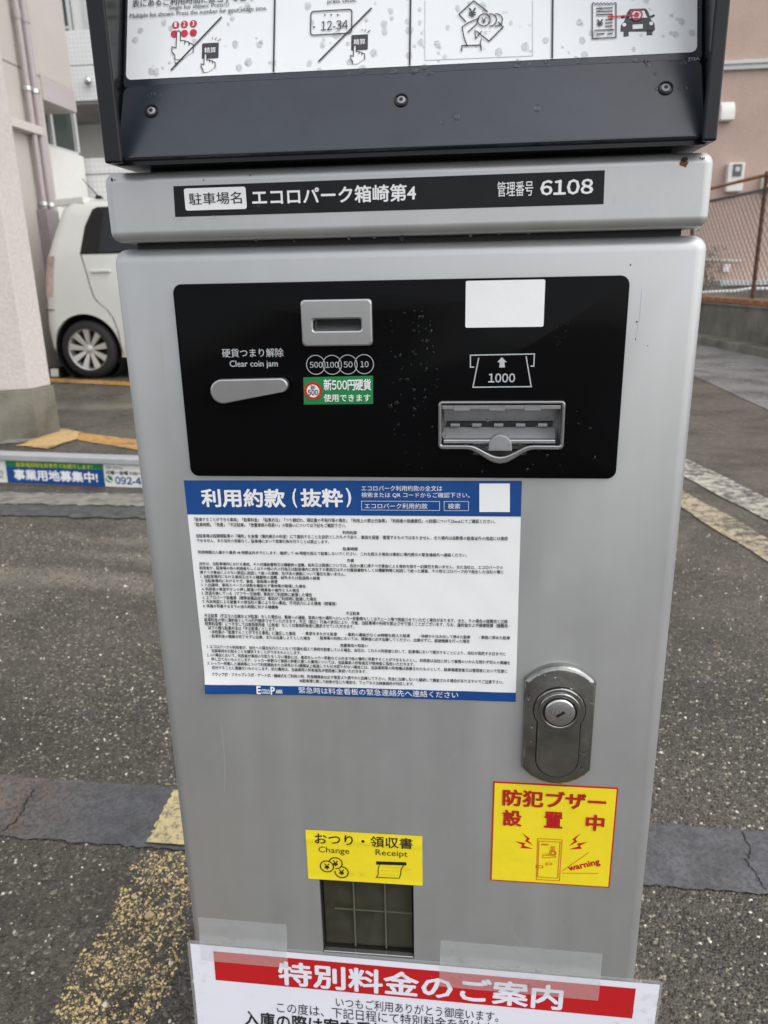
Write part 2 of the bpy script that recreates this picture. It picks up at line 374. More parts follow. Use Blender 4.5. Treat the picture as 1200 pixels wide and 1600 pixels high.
    dist = ramp(t, vo.outputs['Distance'], [(0.0, (1, 1, 1)), (0.6, (0, 0, 0))])
    bp = N_(t, 'ShaderNodeBump', Strength=0.9, Distance=0.003); L.new(dist.outputs[0], bp.inputs['Height']); L.new(bp.outputs[0], b.inputs['Normal'])
    return m
M_ASPH = asphalt('wet_asphalt', (0.023, 0.020, 0.0145), (0.116, 0.102, 0.076))
M_ROAD = asphalt('worn_road', (0.10, 0.098, 0.092), (0.20, 0.195, 0.185), 0.5, False)
M_CONC = mat('pale_concrete', (0.20, 0.19, 0.16), 0.7, var=0.45, vscale=17, bump=0.5, bscale=120)
M_MOSSY = mat('mossy_concrete', (0.13, 0.12, 0.09), 0.75, var=0.45, vscale=2.2, bump=0.5, bscale=60, col2=(0.25, 0.235, 0.19))
M_WETCONC = mat('wet_concrete', (0.066, 0.064, 0.061), 0.45, var=0.5, vscale=23, bump=0.4, bscale=90)
def worn_paint(name, col, under, thr, sc=22.0):
    m, t, b = nodes(name); L = t.links; tc = N_(t, 'ShaderNodeTexCoord')
    n1 = N_(t, 'ShaderNodeTexNoise', Scale=sc, Detail=10.0, Roughness=0.75); n2 = N_(t, 'ShaderNodeTexNoise', Scale=2.5, Detail=4.0); vo = N_(t, 'ShaderNodeTexVoronoi', Scale=210.0)
    for n in (n1, n2, vo): L.new(tc.outputs['Object'], n.inputs['Vector'])
    ad = N_(t, 'ShaderNodeMath', operation='MULTIPLY_ADD'); L.new(n2.outputs['Fac'], ad.inputs[0]); ad.inputs[1].default_value = 0.45; L.new(n1.outputs['Fac'], ad.inputs[2])
    ad2 = N_(t, 'ShaderNodeMath', operation='MULTIPLY_ADD'); L.new(vo.outputs['Distance'], ad2.inputs[0]); ad2.inputs[1].default_value = -0.22; L.new(ad.outputs[0], ad2.inputs[2])
    fac = ramp(t, ad2.outputs[0], [(thr, (0, 0, 0)), (thr+0.09, (1, 1, 1))])
    tone = ramp(t, n1.outputs['Fac'], [(0.3, tuple(c*0.68 for c in col)), (0.65, col)])
    L.new(mix(t, fac.outputs[0], under, tone.outputs[0]), b.inputs['Base Color']); b.inputs['Roughness'].default_value = 0.5
    bp = N_(t, 'ShaderNodeBump', Strength=0.8, Distance=0.002); L.new(ad2.outputs[0], bp.inputs['Height']); L.new(bp.outputs[0], b.inputs['Normal']); return m
UND = (0.075, 0.069, 0.058)
M_LINEW = worn_paint('worn_white_line', (0.50, 0.47, 0.39), UND, 0.57)
M_LINEY = worn_paint('worn_cream_line', (0.47, 0.39, 0.25), UND, 0.56)
M_LINEP = worn_paint('cream_yellow_paint', (0.66, 0.53, 0.27), (0.20, 0.17, 0.12), 0.44, 60.0)
M_ORANGE = worn_paint('worn_orange_line', (0.55, 0.29, 0.07), UND, 0.50)
M_ORANGE2 = worn_paint('pale_orange_paint', (0.62, 0.41, 0.18), UND, 0.48, 30.0)

struct(MB().add([(-300, -300, 0), (300, -300, 0), (300, 300, 0), (-300, 300, 0)], [(0, 1, 2, 3)]).build('ground', M_ASPH))
def sheet_poly(name, pts, z, mt): return struct(MB().add([(p[0], p[1], z) for p in pts], [tuple(range(len(pts)))]).build(name, mt))
rg = random.Random(5)
def rough_edge(a, b, n, amp):
    return [(a[0]+(b[0]-a[0])*k/n+rg.uniform(-amp, amp), a[1]+(b[1]-a[1])*k/n+rg.uniform(-amp, amp)) for k in range(n+1)]
# repair strip cut across the lot
m, t, b = nodes('repair_concrete'); L = t.links; tc = N_(t, 'ShaderNodeTexCoord')
n1 = N_(t, 'ShaderNodeTexNoise', Scale=14.0, Detail=10.0, Roughness=0.72); n2 = N_(t, 'ShaderNodeTexNoise', Scale=150.0, Detail=6.0, Roughness=0.75)
for n in (n1, n2): L.new(tc.outputs['Object'], n.inputs['Vector'])
base = mix(t, n2.outputs['Fac'], ramp(t, n1.outputs['Fac'], [(0.38, (0.038, 0.038, 0.040)), (0.62, (0.175, 0.178, 0.186))]).outputs[0], (0.092, 0.092, 0.095))
base = mix(t, ramp(t, n2.outputs['Fac'], [(0.36, (0, 0, 0)), (0.56, (1, 1, 1))]).outputs[0], (0.045, 0.044, 0.044), base)
xyz = N_(t, 'ShaderNodeSeparateXYZ'); L.new(tc.outputs['Object'], xyz.inputs[0])
mr = N_(t, 'ShaderNodeMapRange'); L.new(xyz.outputs[0], mr.inputs[0]); mr.inputs[1].default_value = -0.60; mr.inputs[2].default_value = -0.92; mr.inputs[3].default_value = 0; mr.inputs[4].default_value = 1
mm = N_(t, 'ShaderNodeMath', operation='MULTIPLY'); L.new(mr.outputs[0], mm.inputs[0]); L.new(ramp(t, n2.outputs['Fac'], [(0.46, (0, 0, 0)), (0.58, (1, 1, 1))]).outputs[0], mm.inputs[1])
base = mix(t, mm.outputs[0], base, (0.235, 0.145, 0.07))
L.new(base, b.inputs['Base Color']); b.inputs['Roughness'].default_value = 0.36
bp = N_(t, 'ShaderNodeBump', Strength=0.6, Distance=0.003); L.new(n2.outputs['Fac'], bp.inputs['Height']); L.new(bp.outputs[0], b.inputs['Normal'])
M_REPAIR = m
ytop = lambda x: 0.598-0.0345*x; ybot = lambda x: 0.447-0.020*x
strip_ = sheet_poly('repair_strip', rough_edge((-5, ybot(-5)), (5, ybot(5)), 900, 0.0035)+rough_edge((5, ytop(5)), (-5, ytop(-5)), 900, 0.0035), 0.0025, M_REPAIR)
M_CRACK = mat('crack', (0.012, 0.011, 0.010), 0.9)
def crack(name, pxs, w):
    pts = [gnd(*p) for p in pxs]; fine = []
    for a, b_ in zip(pts, pts[1:]):
        for k in range(6): fine.append(a.lerp(b_, k/6)+Vector((rg.uniform(-1, 1), rg.uniform(-1, 1), 0))*0.003)
    mb = MB(); lo = [p+Vector((-w*rg.uniform(0.3, 1), 0, 0)) for p in fine]; hi = [p+Vector((w*rg.uniform(0.3, 1), 0, 0)) for p in fine]; n = len(fine)
    mb.add([(p.x, p.y, 0.0038) for p in lo+hi], [(i, i+1, n+i+1, n+i) for i in range(n-1)]); return struct(mb.build(name, M_CRACK))
crack('strip_crack', [(52, 1236), (38, 1265), (28, 1282), (2, 1303)], 0.0018); crack('strip_crack', [(1158, 1303), (1174, 1330), (1166, 1346), (1184, 1375), (1196, 1395)], 0.0015)
# cream patch of the bay line surviving on the strip
sheet_poly('bay_line', rough_edge((-0.352, 0.462), (-0.352, 0.604), 14, 0.003)+rough_edge((-0.492, 0.606), (-0.486, 0.464), 26, 0.0035), 0.0055, M_LINEP)
# double cream line on the right
dA = Vector((0.147, -0.705)).normalized()
for nm, p0, p1, mt in (('road_line', (1.303, 2.63), (1.128, 2.63), M_LINEW), ('road_line', (1.083, 2.30), (0.956, 2.30), M_LINEY)):
    A0, B0 = Vector(p0), Vector(p1)
    sheet_poly(nm, rough_edge(A0-dA*2.6, A0+dA*2.6, 40, 0.008)+rough_edge(B0+dA*2.6, B0-dA*2.6, 40, 0.008), 0.004, mt)
# orange bay lines on the left
g2 = lambda *p: (gnd(*p).x, gnd(*p).y)
def px_sheet(name, pts, z, mt, n=7, amp=0.008):
    out = []; q = [g2(*p) for p in pts]
    for a, b_ in zip(q, q[1:]+q[:1]): out += rough_edge(a, b_, n, amp)[:-1]
    return sheet_poly(name, out, z, mt)
px_sheet('bay_line', [(112, 674.5), (262, 694), (262, 712), (122, 688)], 0.004, M_ORANGE)
px_sheet('paint_patch', [(26, 698), (60, 686), (98, 672), (128, 677), (120, 688), (72, 703)], 0.008, M_ORANGE2, 5, 0.014)
px_sheet('bay_line', [(60, 590), (300, 602), (300, 608), (60, 596)], 0.004, M_ORANGE)
# concrete kerb strip under the low barrier, wet channel in front of it
sheet_poly('kerb_strip', rough_edge((-6, 2.48), (-0.6, 2.42), 200, 0.014)+rough_edge((-0.6, 2.60), (-6, 2.66), 200, 0.014), 0.004, M_CONC)
sheet_poly('drain_channel', rough_edge((-6, 2.33), (-0.6, 2.25), 160, 0.014)+rough_edge((-0.6, 2.405), (-6, 2.465), 160, 0.008), 0.004, M_WETCONC)
sheet_poly('pillar_apron', [(-3.6, 3.30), (-2.62, 3.66), (-2.45, 3.80), (-2.50, 4.1), (-3.6, 4.1)], 0.006, M_CONC)
# paler road and kerb on the right, along the fence line
FA, FB = Vector((3.119, 10.252, 0)), Vector((3.352, 8.383, 0)); FD = (FB-FA).normalized(); FN = Vector((FD.y, -FD.x, 0))   # FN points to the road
FN = FN if FN.x < 0 else -FN
fp = lambda s, off, z=0: FA+FD*s+FN*off+Vector((0, 0, z))
sheet_poly('road', [(2.06, -6), fp(17, 0.05), fp(-14, 0.05), (2.06, 26)], 0.004, M_ROAD)
kb = MB().prism([fp(-14, 0.26), fp(14, 0.26), fp(14, 0.003), fp(-14, 0.003)], [fp(-14, 0.24, 0.09), fp(14, 0.24, 0.09), fp(14, 0.003, 0.09), fp(-14, 0.003, 0.09)]).build('kerb', M_MOSSY, bevel=0.012); struct(kb)

# exposed stones of the open-textured asphalt
def stones(name, xs, ys, rad, cols, mt, hgt=0.55):
    n = len(xs); q = np.random.default_rng(n)
    base = np.array([(1, 0, 0), (0.3, 0.95, 0), (-0.8, 0.6, 0), (-0.8, -0.6, 0), (0.3, -0.95, 0), (0.12, 0.08, 1.0)])
    J = q.uniform(0.7, 1.3, (n, 6, 3)); P_ = base[None]*J; th = q.uniform(0, 6.283, n); c_, s_ = np.cos(th), np.sin(th)
    asp = q.uniform(0.55, 1.0, n); X = P_[:, :, 0]; Y = P_[:, :, 1]*asp[:, None]
    Vx = (X*c_[:, None]-Y*s_[:, None])*rad[:, None]+xs[:, None]; Vy = (X*s_[:, None]+Y*c_[:, None])*rad[:, None]+ys[:, None]
    Vz = np.where(base[None, :, 2] > 0, P_[:, :, 2]*rad[:, None]*hgt, -0.001)
    # flat-topped chip: second ring
    top = 0.62; Tx = (Vx[:, :5]-xs[:, None])*top+xs[:, None]; Ty = (Vy[:, :5]-ys[:, None])*top+ys[:, None]; Tz = rad[:, None]*hgt*q.uniform(0.6, 1.05, (n, 5))
    V = np.concatenate([np.stack([Vx[:, :5], Vy[:, :5], np.full((n, 5), -0.001)], -1), np.stack([Tx, Ty, Tz], -1)], 1).reshape(-1, 3)
    fl_ = []
    for i in range(5):
        j = (i+1) % 5; fl_ += [(i, j, 5+j), (i, 5+j, 5+i)]
    fl_ += [(5, 6, 7), (5, 7, 8), (5, 8, 9)]; F_ = (np.array(fl_)[None]+np.arange(n)[:, None, None]*10).reshape(-1, 3)
    me = bpy.data.meshes.new(name); me.vertices.add(len(V)); me.vertices.foreach_set('co', V.ravel()); me.loops.add(F_.size); me.loops.foreach_set('vertex_index', F_.ravel())
    me.polygons.add(len(F_)); me.polygons.foreach_set('loop_start', np.arange(0, F_.size, 3)); me.update(calc_edges=True)
    at_ = me.attributes.new('tone', 'FLOAT_COLOR', 'POINT'); C = np.ones((n, 10, 4)); C[:, :, :3] = cols[:, None]; at_.data.foreach_set('color', C.ravel())
    o = bpy.data.objects.new(name, me); COL.objects.link(o); me.materials.append(mt); return o
m, t, b = nodes('stone_chips'); a_ = N_(t, 'ShaderNodeAttribute', attribute_name='tone'); t.links.new(a_.outputs['Color'], b.inputs['Base Color']); b.inputs['Roughness'].default_value = 0.34; M_CHIP = m
q = np.random.default_rng(4)
def field(n, x0, x1, y0, y1, r0, r1):
    x = q.uniform(x0, x1, n); y = q.uniform(y0, y1, n); r = r0+(r1-r0)*q.random(n)**2.2
    ok = ((y < 0.447-0.020*x+q.normal(0, 0.004, n)) | (y > 0.598-0.0345*x+q.normal(0, 0.004, n))) & ~((np.abs(x) < 0.2) & (y > 0.0) & (y < 0.35)); return x[ok], y[ok], r[ok]
xs, ys, rs_ = (np.concatenate(c) for c in zip(field(64000, -1.25, 1.0, -0.25, 0.95, 0.0013, 0.0044), field(30000, -2.1, 1.7, 0.95, 2.2, 0.0016, 0.0048), field(420, -1.3, 1.1, -0.2, 1.6, 0.004, 0.0075)))
n = len(xs); k = q.random(n); tint = q.uniform(-0.003, 0.014, (n, 1))*np.array([[1, 0.3, -0.6]])
g = np.where(k < 0.66, q.uniform(0.018, 0.055, n), np.where(k < 0.955, q.uniform(0.06, 0.14, n), q.uniform(0.35, 0.75, n)))
cols = np.clip(g[:, None]*np.array([[1.06, 0.97, 0.80]])+tint, 0.01, 1)
agg = stuff(stones('asphalt_stones', xs, ys, rs_, cols, M_CHIP)); tag(agg, 'small wet stones set in the dark open-textured asphalt', 'stones')
# worn yellow bay line: paint left only on the stone tops
n = 26000; x = q.uniform(-0.495, -0.343, n); y = q.uniform(-0.6, 0.452, n); r = 0.0008+0.0030*q.random(n)**3
nz = np.sin(x*61+y*23)*np.sin(y*47-x*31)+0.6*np.sin(x*170+y*90)*np.sin(y*130-x*77)
keep = (nz+q.normal(0, 0.45, n) > -0.45) & (np.abs(x+0.419) < 0.066+0.008*np.sin(y*37)+q.normal(0, 0.005, n)) if True else (np.sin(x*61+y*23)*np.sin(y*47-x*31) > -0.42) & ((x > -0.484+0.010*np.sin(y*90)) | (q.random(n) < 0.25)); x, y, r = x[keep], y[keep], r[keep]; n = len(x)
g = q.uniform(0.45, 1.15, n)[:, None]; cols = g*np.array([[0.74, 0.55, 0.25]])
yl = stuff(stones('worn_bay_line', x, y, r, cols, M_CHIP, 0.32)); tag(yl, 'worn yellow line paint left on stone tops of asphalt', 'road marking')
pb = gnd(234, 1434); pm = MB(); rr_ = [0.0075, 0.009, 0.0075, 0.003]; q2 = random.Random(8)
pm.loft([[(pb.x+rr_[i]*q2.uniform(0.75, 1.1)*math.cos(2*math.pi*k_/9), pb.y+0.8*rr_[i]*q2.uniform(0.75, 1.1)*math.sin(2*math.pi*k_/9), 0.001+0.003*i) for k_ in range(9)] for i in range(4)])
tag(pm.build('pebble', mat('tan_pebble', (0.48, 0.33, 0.20), 0.5, var=0.2, vscale=120)), 'single larger tan pebble lying on the worn yellow line', 'pebble')
# ================================================================== SETTING
def stucco(name, col, bs, bd=0.004, var=0.08):
    m, t, b = nodes(name); L = t.links; tc = N_(t, 'ShaderNodeTexCoord')
    n1 = N_(t, 'ShaderNodeTexNoise', Scale=bs, Detail=4.0); n2 = N_(t, 'ShaderNodeTexNoise', Scale=1.1, Detail=6.0, Roughness=0.65)
    for n in (n1, n2): L.new(tc.outputs['Object'], n.inputs['Vector'])
    r = ramp(t, n2.outputs['Fac'], [(0.3, tuple(c*(1-var) for c in col)), (0.7, tuple(c*(1+var*0.6) for c in col))]); sp_ = ramp(t, n1.outputs['Fac'], [(0.35, (0.91, 0.91, 0.91)), (0.6, (1, 1, 1))]); mu = t.nodes.new('ShaderNodeMix'); mu.data_type = 'RGBA'; mu.blend_type = 'MULTIPLY'; mu.inputs[0].default_value = 1.0; L.new(r.outputs[0], mu.inputs[6]); L.new(sp_.outputs[0], mu.inputs[7]); L.new(mu.outputs[2], b.inputs['Base Color'])
    b.inputs['Roughness'].default_value = 0.8; bp = N_(t, 'ShaderNodeBump', Strength=0.7, Distance=bd); L.new(n1.outputs['Fac'], bp.inputs['Height']); L.new(bp.outputs[0], b.inputs['Normal']); return m
M_PINKST = stucco('pink_stucco', (0.57, 0.515, 0.485), 45, 0.006)
M_PINKW = stucco('beige_pink_wall', (0.50, 0.455, 0.415), 120, 0.002)
M_FASCIA = stucco('mauve_fascia', (0.46, 0.405, 0.40), 120, 0.002)
M_PINKH = stucco('house_pink_wall', (0.50, 0.365, 0.305), 30, 0.003, 0.12)
M_PIPE = mat('mauve_pipe', (0.40, 0.345, 0.345), 0.35, var=0.05)
M_GLASSD = mat('dark_window', (0.045, 0.055, 0.050), 0.06, var=0.15, vscale=2)
M_FRAME = mat('pale_frame', (0.55, 0.56, 0.55), 0.4)
M_WHITEP = mat('white_plastic', (0.72, 0.71, 0.67), 0.4, var=0.04)
M_BRACKET = mat('bracket_steel', (0.6, 0.6, 0.6), 0.25, 0.9)
m, t, b = nodes('white_mosaic_tile'); L = t.links; tc = N_(t, 'ShaderNodeTexCoord')
mp = N_(t, 'ShaderNodeMapping'); mp.inputs['Rotation'].default_value = (math.pi/2, 0, 0); L.new(tc.outputs['Object'], mp.inputs[0])
bk = N_(t, 'ShaderNodeTexBrick', Scale=1.0, offset=0.0); bk.inputs['Brick Width'].default_value = 0.06; bk.inputs['Row Height'].default_value = 0.06; bk.inputs['Mortar Size'].default_value = 0.004
bk.inputs['Color1'].default_value = (0.84, 0.85, 0.84, 1); bk.inputs['Color2'].default_value = (0.87, 0.87, 0.86, 1); bk.inputs['Mortar'].default_value = (0.66, 0.66, 0.65, 1)
L.new(mp.outputs[0], bk.inputs[0]); L.new(bk.outputs[0], b.inputs['Base Color']); b.inputs['Roughness'].default_value = 0.35; M_TILE = m

# ---- stucco pillar on a concrete base
PL = thing('stucco_pillar', 'pinkish stucco corner pillar on a stained concrete base', 'pillar', (-2.9, 4.0, 0))
foot = [(-3.5, 3.42), (-2.554, 3.82), (-2.522, 4.02), (-2.70, 4.07), (-3.5, 4.07)]
MB().prism([(x, y, 0) for x, y in foot], [(x, y, 0.297) for x, y in foot]).build('base', M_MOSSY, PL, bevel=0.006)
ins_ = [(-3.49, 3.435), (-2.566, 3.827), (-2.536, 4.015), (-2.70, 4.06), (-3.49, 4.06)]
MB().prism([(x, y, 0.2975) for x, y in ins_], [(x, y, 5.5) for x, y in ins_]).build('shaft', M_PINKST, PL, bevel=0.012)

# ---- building with pipes on the left
LB = thing('pink_building', 'beige pink rendered building with drain pipes beside the white car', 'building', (-5.5, 6.5, 0))
X0 = -4.35
MB().box((-9, 4.8, 0), (X0, 7.885, 6.2)).build('wall', M_PINKW, LB)
MB().box((-9, 7.886, 2.945), (X0+0.002, 8.605, 6.2)).build('upper_wall', M_PINKW, LB, bevel=0.01)
MB().box((-9, 7.886, 2.715), (X0+0.014, 8.605, 2.944)).build('fascia', M_FASCIA, LB, bevel=0.006)
MB().box((-9, 7.886, 0), (-4.72, 9.42, 2.385)).build('lower_wall', M_WHITEP, LB)
MB().box((-9, 7.886, 2.386), (-4.86, 9.42, 2.714)).build('window_reveal', M_FRAME, LB)
MB().box((-9, 8.606, 2.715), (-4.86, 9.42, 3.2)).build('window_reveal', M_FRAME, LB)
w = MB().box((-4.80, 8.30, 2.41), (-4.79, 9.36, 2.88)).build('window', M_GLASSD, LB)
for y0_, y1_, z0_, z1_ in ((8.76, 8.81, 2.42, 2.87), (9.355, 9.40, 2.40, 2.88), (8.26, 9.40, 2.386, 2.42)): MB().box((-4.785, y0_, z0_), (-4.74, y1_, z1_)).build('window_frame', M_FRAME, w)
MB().box((X0+0.001, 4.8, 2.925), (X0+0.004, 7.88, 2.937)).build('wall_joint', mat('joint', (0.25, 0.2, 0.18), 0.9), LB)
MB().box((X0+0.001, 5.6, 2.33), (X0+0.10, 7.66, 2.41)).build('ledge', M_PINKST, LB, bevel=0.005)
for y_, r_, z_ in ((7.63, 0.042, 1.63), (7.50, 0.030, 1.63)):
    MB().tube([(X0+0.06, y_, z_), (X0+0.06, y_, 6.2)], r_, 14).build('drain_pipe', M_PIPE, LB, smooth=True)
    for z2 in (1.66, 2.72, 3.9):
        MB().tube([(X0+0.06, y_, z2), (X0+0.06, y_, z2+0.035)], r_+0.012, 14).build('pipe_bracket', M_BRACKET, LB, smooth=True)
    MB().tube([(X0+0.06, y_, 3.34), (X0+0.06, y_, 3.42)], r_+0.006, 14).build('pipe_socket', M_PIPE, LB, smooth=True)
MB().box((X0+0.001, 7.44, 0.1), (X0+0.11, 7.69, 1.62)).build('pipe_cover', mat('mauve_cover', (0.27, 0.23, 0.235), 0.6, var=0.06), LB, bevel=0.008)

# ---- white tiled building
WB = thing('white_tiled_building', 'white mosaic tiled building with balcony and globe lamp', 'building', (-4.5, 13, 0))
MB().box((-9, 12.0, 3.545), (-2.0, 12.14, 4.015)).build('balcony_parapet', M_TILE, WB)
MB().box((-9, 12.0, 4.030), (-2.0, 12.14, 4.49)).build('balcony_parapet', M_TILE, WB)
MB().box((-9, 12.03, 3.50), (-2.0, 13.6, 3.544)).build('balcony_floor', mat('soffit_grey', (0.33, 0.32, 0.30), 0.8, var=0.1, vscale=3), WB)
MB().box((-9, 13.6, 0), (-2.0, 16, 9)).build('wall', mat('white_render', (0.78, 0.78, 0.75), 0.7, var=0.05, vscale=2), WB)
for x_ in (-8.2, -6.35, -4.5):
    wd = MB().box((x_, 13.56, 3.9), (x_+1.6, 13.598, 6.2)).build('window', M_GLASSD, WB)
    for a_, b_ in ((0, 0.05), (0.79, 0.85), (1.55, 1.6)): MB().box((x_+a_, 13.52, 3.9), (x_+b_, 13.559, 6.2)).build('window_frame', M_FRAME, wd)
    MB().box((x_+0.051, 13.53, 4.95), (x_+1.549, 13.555, 4.99)).build('window_bar', M_FRAME, wd)
for x_ in (-6.9, -5.4): MB().box((x_, 13.50, 0), (x_+0.06, 13.598, 3.49)).build('wall_trim', M_FRAME, WB)
lp = at(138, 127, 11.95); MB().loft([[(lp.x+0.062*math.cos(u_)*math.cos(2*math.pi*k/16), lp.y-0.01+0.062*math.cos(u_)*math.sin(2*math.pi*k/16), lp.z+0.062*math.sin(u_)) for k in range(16)] for u_ in [(-0.5+j/10)*math.pi*0.98 for j in range(11)]]).build('globe_lamp', M_BRACKET, WB, smooth=True)
BW = thing('boundary_wall', 'low white tiled boundary wall behind the parked car', 'wall', (-4, 9.5, 0))
MB().box((-7.5, 9.5, 0), (-1.5, 9.65, 2.18)).build('lower_panel', M_TILE, BW); MB().box((-7.5, 9.5, 2.195), (-1.5, 9.65, 2.375)).build('upper_panel', M_TILE, BW)
MB().box((-7.5, 9.53, 2.181), (-1.5, 9.62, 2.194)).build('joint_strip', mat('tile_joint', (0.35, 0.35, 0.34), 0.8), BW)

# ---- parked car
CR = thing('parked_car', 'pearl white boxy hatchback car parked sideways behind the pillar', 'car', (-2.3, 7.355, 0))
YC = 7.355
LV = [(0.20, -3.93, -0.74, 0.700), (0.30, -3.985, -0.67, 0.725), (0.50, -3.992, -0.64, 0.735), (0.75, -3.970, -0.66, 0.735), (0.93, -3.950, -0.74, 0.730), (1.00, -3.940, -0.98, 0.726), (1.15, -3.905, -1.36, 0.715), (1.35, -3.835, -1.64, 0.666), (1.56, -3.745, -1.94, 0.615), (1.615, -3.69, -2.06, 0.575), (1.645, -3.60, -2.22, 0.49), (1.655, -3.4, -2.5, 0.32)]
def car_at(z):
    for a, b_ in zip(LV, LV[1:]):
        if a[0] <= z <= b_[0]:
            k = (z-a[0])/(b_[0]-a[0]); return [a[i]+(b_[i]-a[i])*k for i in (1, 2, 3)]
    return LV[-1][1:]
def car_ring(z, d=0.0, n=6):
    xr, xf, h = car_at(z); r = 0.13 if z < 1.6 else 0.10; pts = []
    for cx, cy, a0, s in ((xf-r*1.6, YC+h-r, 0, 1.6), (xr+r, YC+h-r, 90, 1), (xr+r, YC-h+r, 180, 1), (xf-r*1.6, YC-h+r, 270, 1.6)):
        for k in range(n+1):
            a = math.radians(a0+90*k/n); pts.append((cx+(r*s+d)*math.cos(a), cy+(r+d)*math.sin(a), z))
    return pts
M_CARW = mat('pearl_white_paint', (0.66, 0.67, 0.63), 0.14, 0, coat=0.6, var=0.015)
M_CARG = mat('tinted_car_glass', (0.010, 0.010, 0.011), 0.05)
M_TYRE = mat('tyre_rubber', (0.018, 0.018, 0.018), 0.7, bump=0.2, bscale=80)
M_ALLOY = mat('alloy_wheel', (0.66, 0.65, 0.63), 0.3, 0.7)
M_DARK = mat('dark_recess', (0.012, 0.012, 0.012), 0.8)
zl = [0.20, 0.25, 0.30, 0.40, 0.50, 0.62, 0.75, 0.85, 0.93, 1.0, 1.08, 1.15, 1.25, 1.35, 1.46, 1.56, 1.59, 1.615, 1.632, 1.645, 1.655]
cb = MB().loft([car_ring(z) for z in zl]).build('body', M_CARW, CR)
WHX = (-3.585, -1.185); WZ = 0.278
def ycyl(x, z, r, y0, y1, n=40): return MB().prism([(x+r*math.cos(2*math.pi*k/n), y0, z+r*math.sin(2*math.pi*k/n)) for k in range(n)], [(x+r*math.cos(2*math.pi*k/n), y1, z+r*math.sin(2*math.pi*k/n)) for k in range(n)])
cut(cb, [ycyl(x, WZ, 0.335, y0, y1) for x in WHX for y0, y1 in ((6.4, 6.95), (7.76, 8.4))])
for x in WHX:
    for y0, y1, sgn in ((6.66, 6.94, -1), (7.77, 8.05, 1)):
        k40 = [(math.cos(2*math.pi*k/40), math.sin(2*math.pi*k/40)) for k in range(40)]
        inner_, outer_ = (y1, y0) if sgn < 0 else (y0, y1)
        MB().loft([[(x+0.333*c_, outer_, WZ+0.333*s_) for c_, s_ in k40], [(x+0.333*c_, inner_, WZ+0.333*s_) for c_, s_ in k40]], False, True).build('wheel_well', M_DARK, CR, recalc=False)
        yf = YC+sgn*(0.735-0.01); wh = MB()
        prof = [(0.195, 0.0), (0.235, -0.005), (0.262, 0.012), (0.276, 0.035), (0.278, 0.08), (0.276, 0.125), (0.255, 0.155), (0.195, 0.16)]
        wh.loft([[(x+r*c_, yf-sgn*d_, WZ+r*s_) for c_, s_ in k40] for r, d_ in prof], False, False); wheel = wh.build('wheel', M_TYRE, CR, smooth=True)
        MB().loft([[(x+r*c_, yf-sgn*d_, WZ+r*s_) for c_, s_ in k40] for r, d_ in ((0.197, 0.004), (0.200, 0.010), (0.188, 0.014), (0.180, 0.05), (0.176, 0.09))], False, False).build('rim', M_ALLOY, wheel, smooth=True)
        MB().loft([[(x+r*c_, yf-sgn*d_, WZ+r*s_) for c_, s_ in k40] for r, d_ in ((0.178, 0.085), (0.001, 0.085))], False, False).build('brake_disc', M_DARK, wheel)
        sp = MB()
        for q_ in range(9):
            a = 2*math.pi*q_/9+0.2
            def pt(r, w_, d_, a=a): return (x+r*math.cos(a)-w_*math.sin(a), yf-sgn*d_, WZ+r*math.sin(a)+w_*math.cos(a))
            sp.prism([pt(0.03, -0.014, 0.03), pt(0.186, -0.031, 0.013), pt(0.186, 0.031, 0.013), pt(0.03, 0.014, 0.03)], [pt(0.03, -0.014, 0.06), pt(0.186, -0.031, 0.05), pt(0.186, 0.031, 0.05), pt(0.03, 0.014, 0.06)])
        sp.build('spokes', M_ALLOY, wheel, bevel=0.003, seg=2)
        MB().loft([[(x+r*c_, yf-sgn*d_, WZ+r*s_) for c_, s_ in k40[::2]] for r, d_ in ((0.045, 0.05), (0.042, 0.026), (0.03, 0.02), (0.001, 0.019))], False, False).build('hub_cap', M_ALLOY, wheel, smooth=True)
yside = lambda z, sgn: YC+sgn*car_at(z)[2]
def side_panel(name, pts, mt, off, sgn=-1, parent=CR):
    mb = MB(); n = len(pts); mb.prism([(x, yside(z, sgn)+sgn*off, z) for x, z in pts], [(x, yside(z, sgn)-sgn*0.02, z) for x, z in pts]); return mb.build(name, mt, parent)
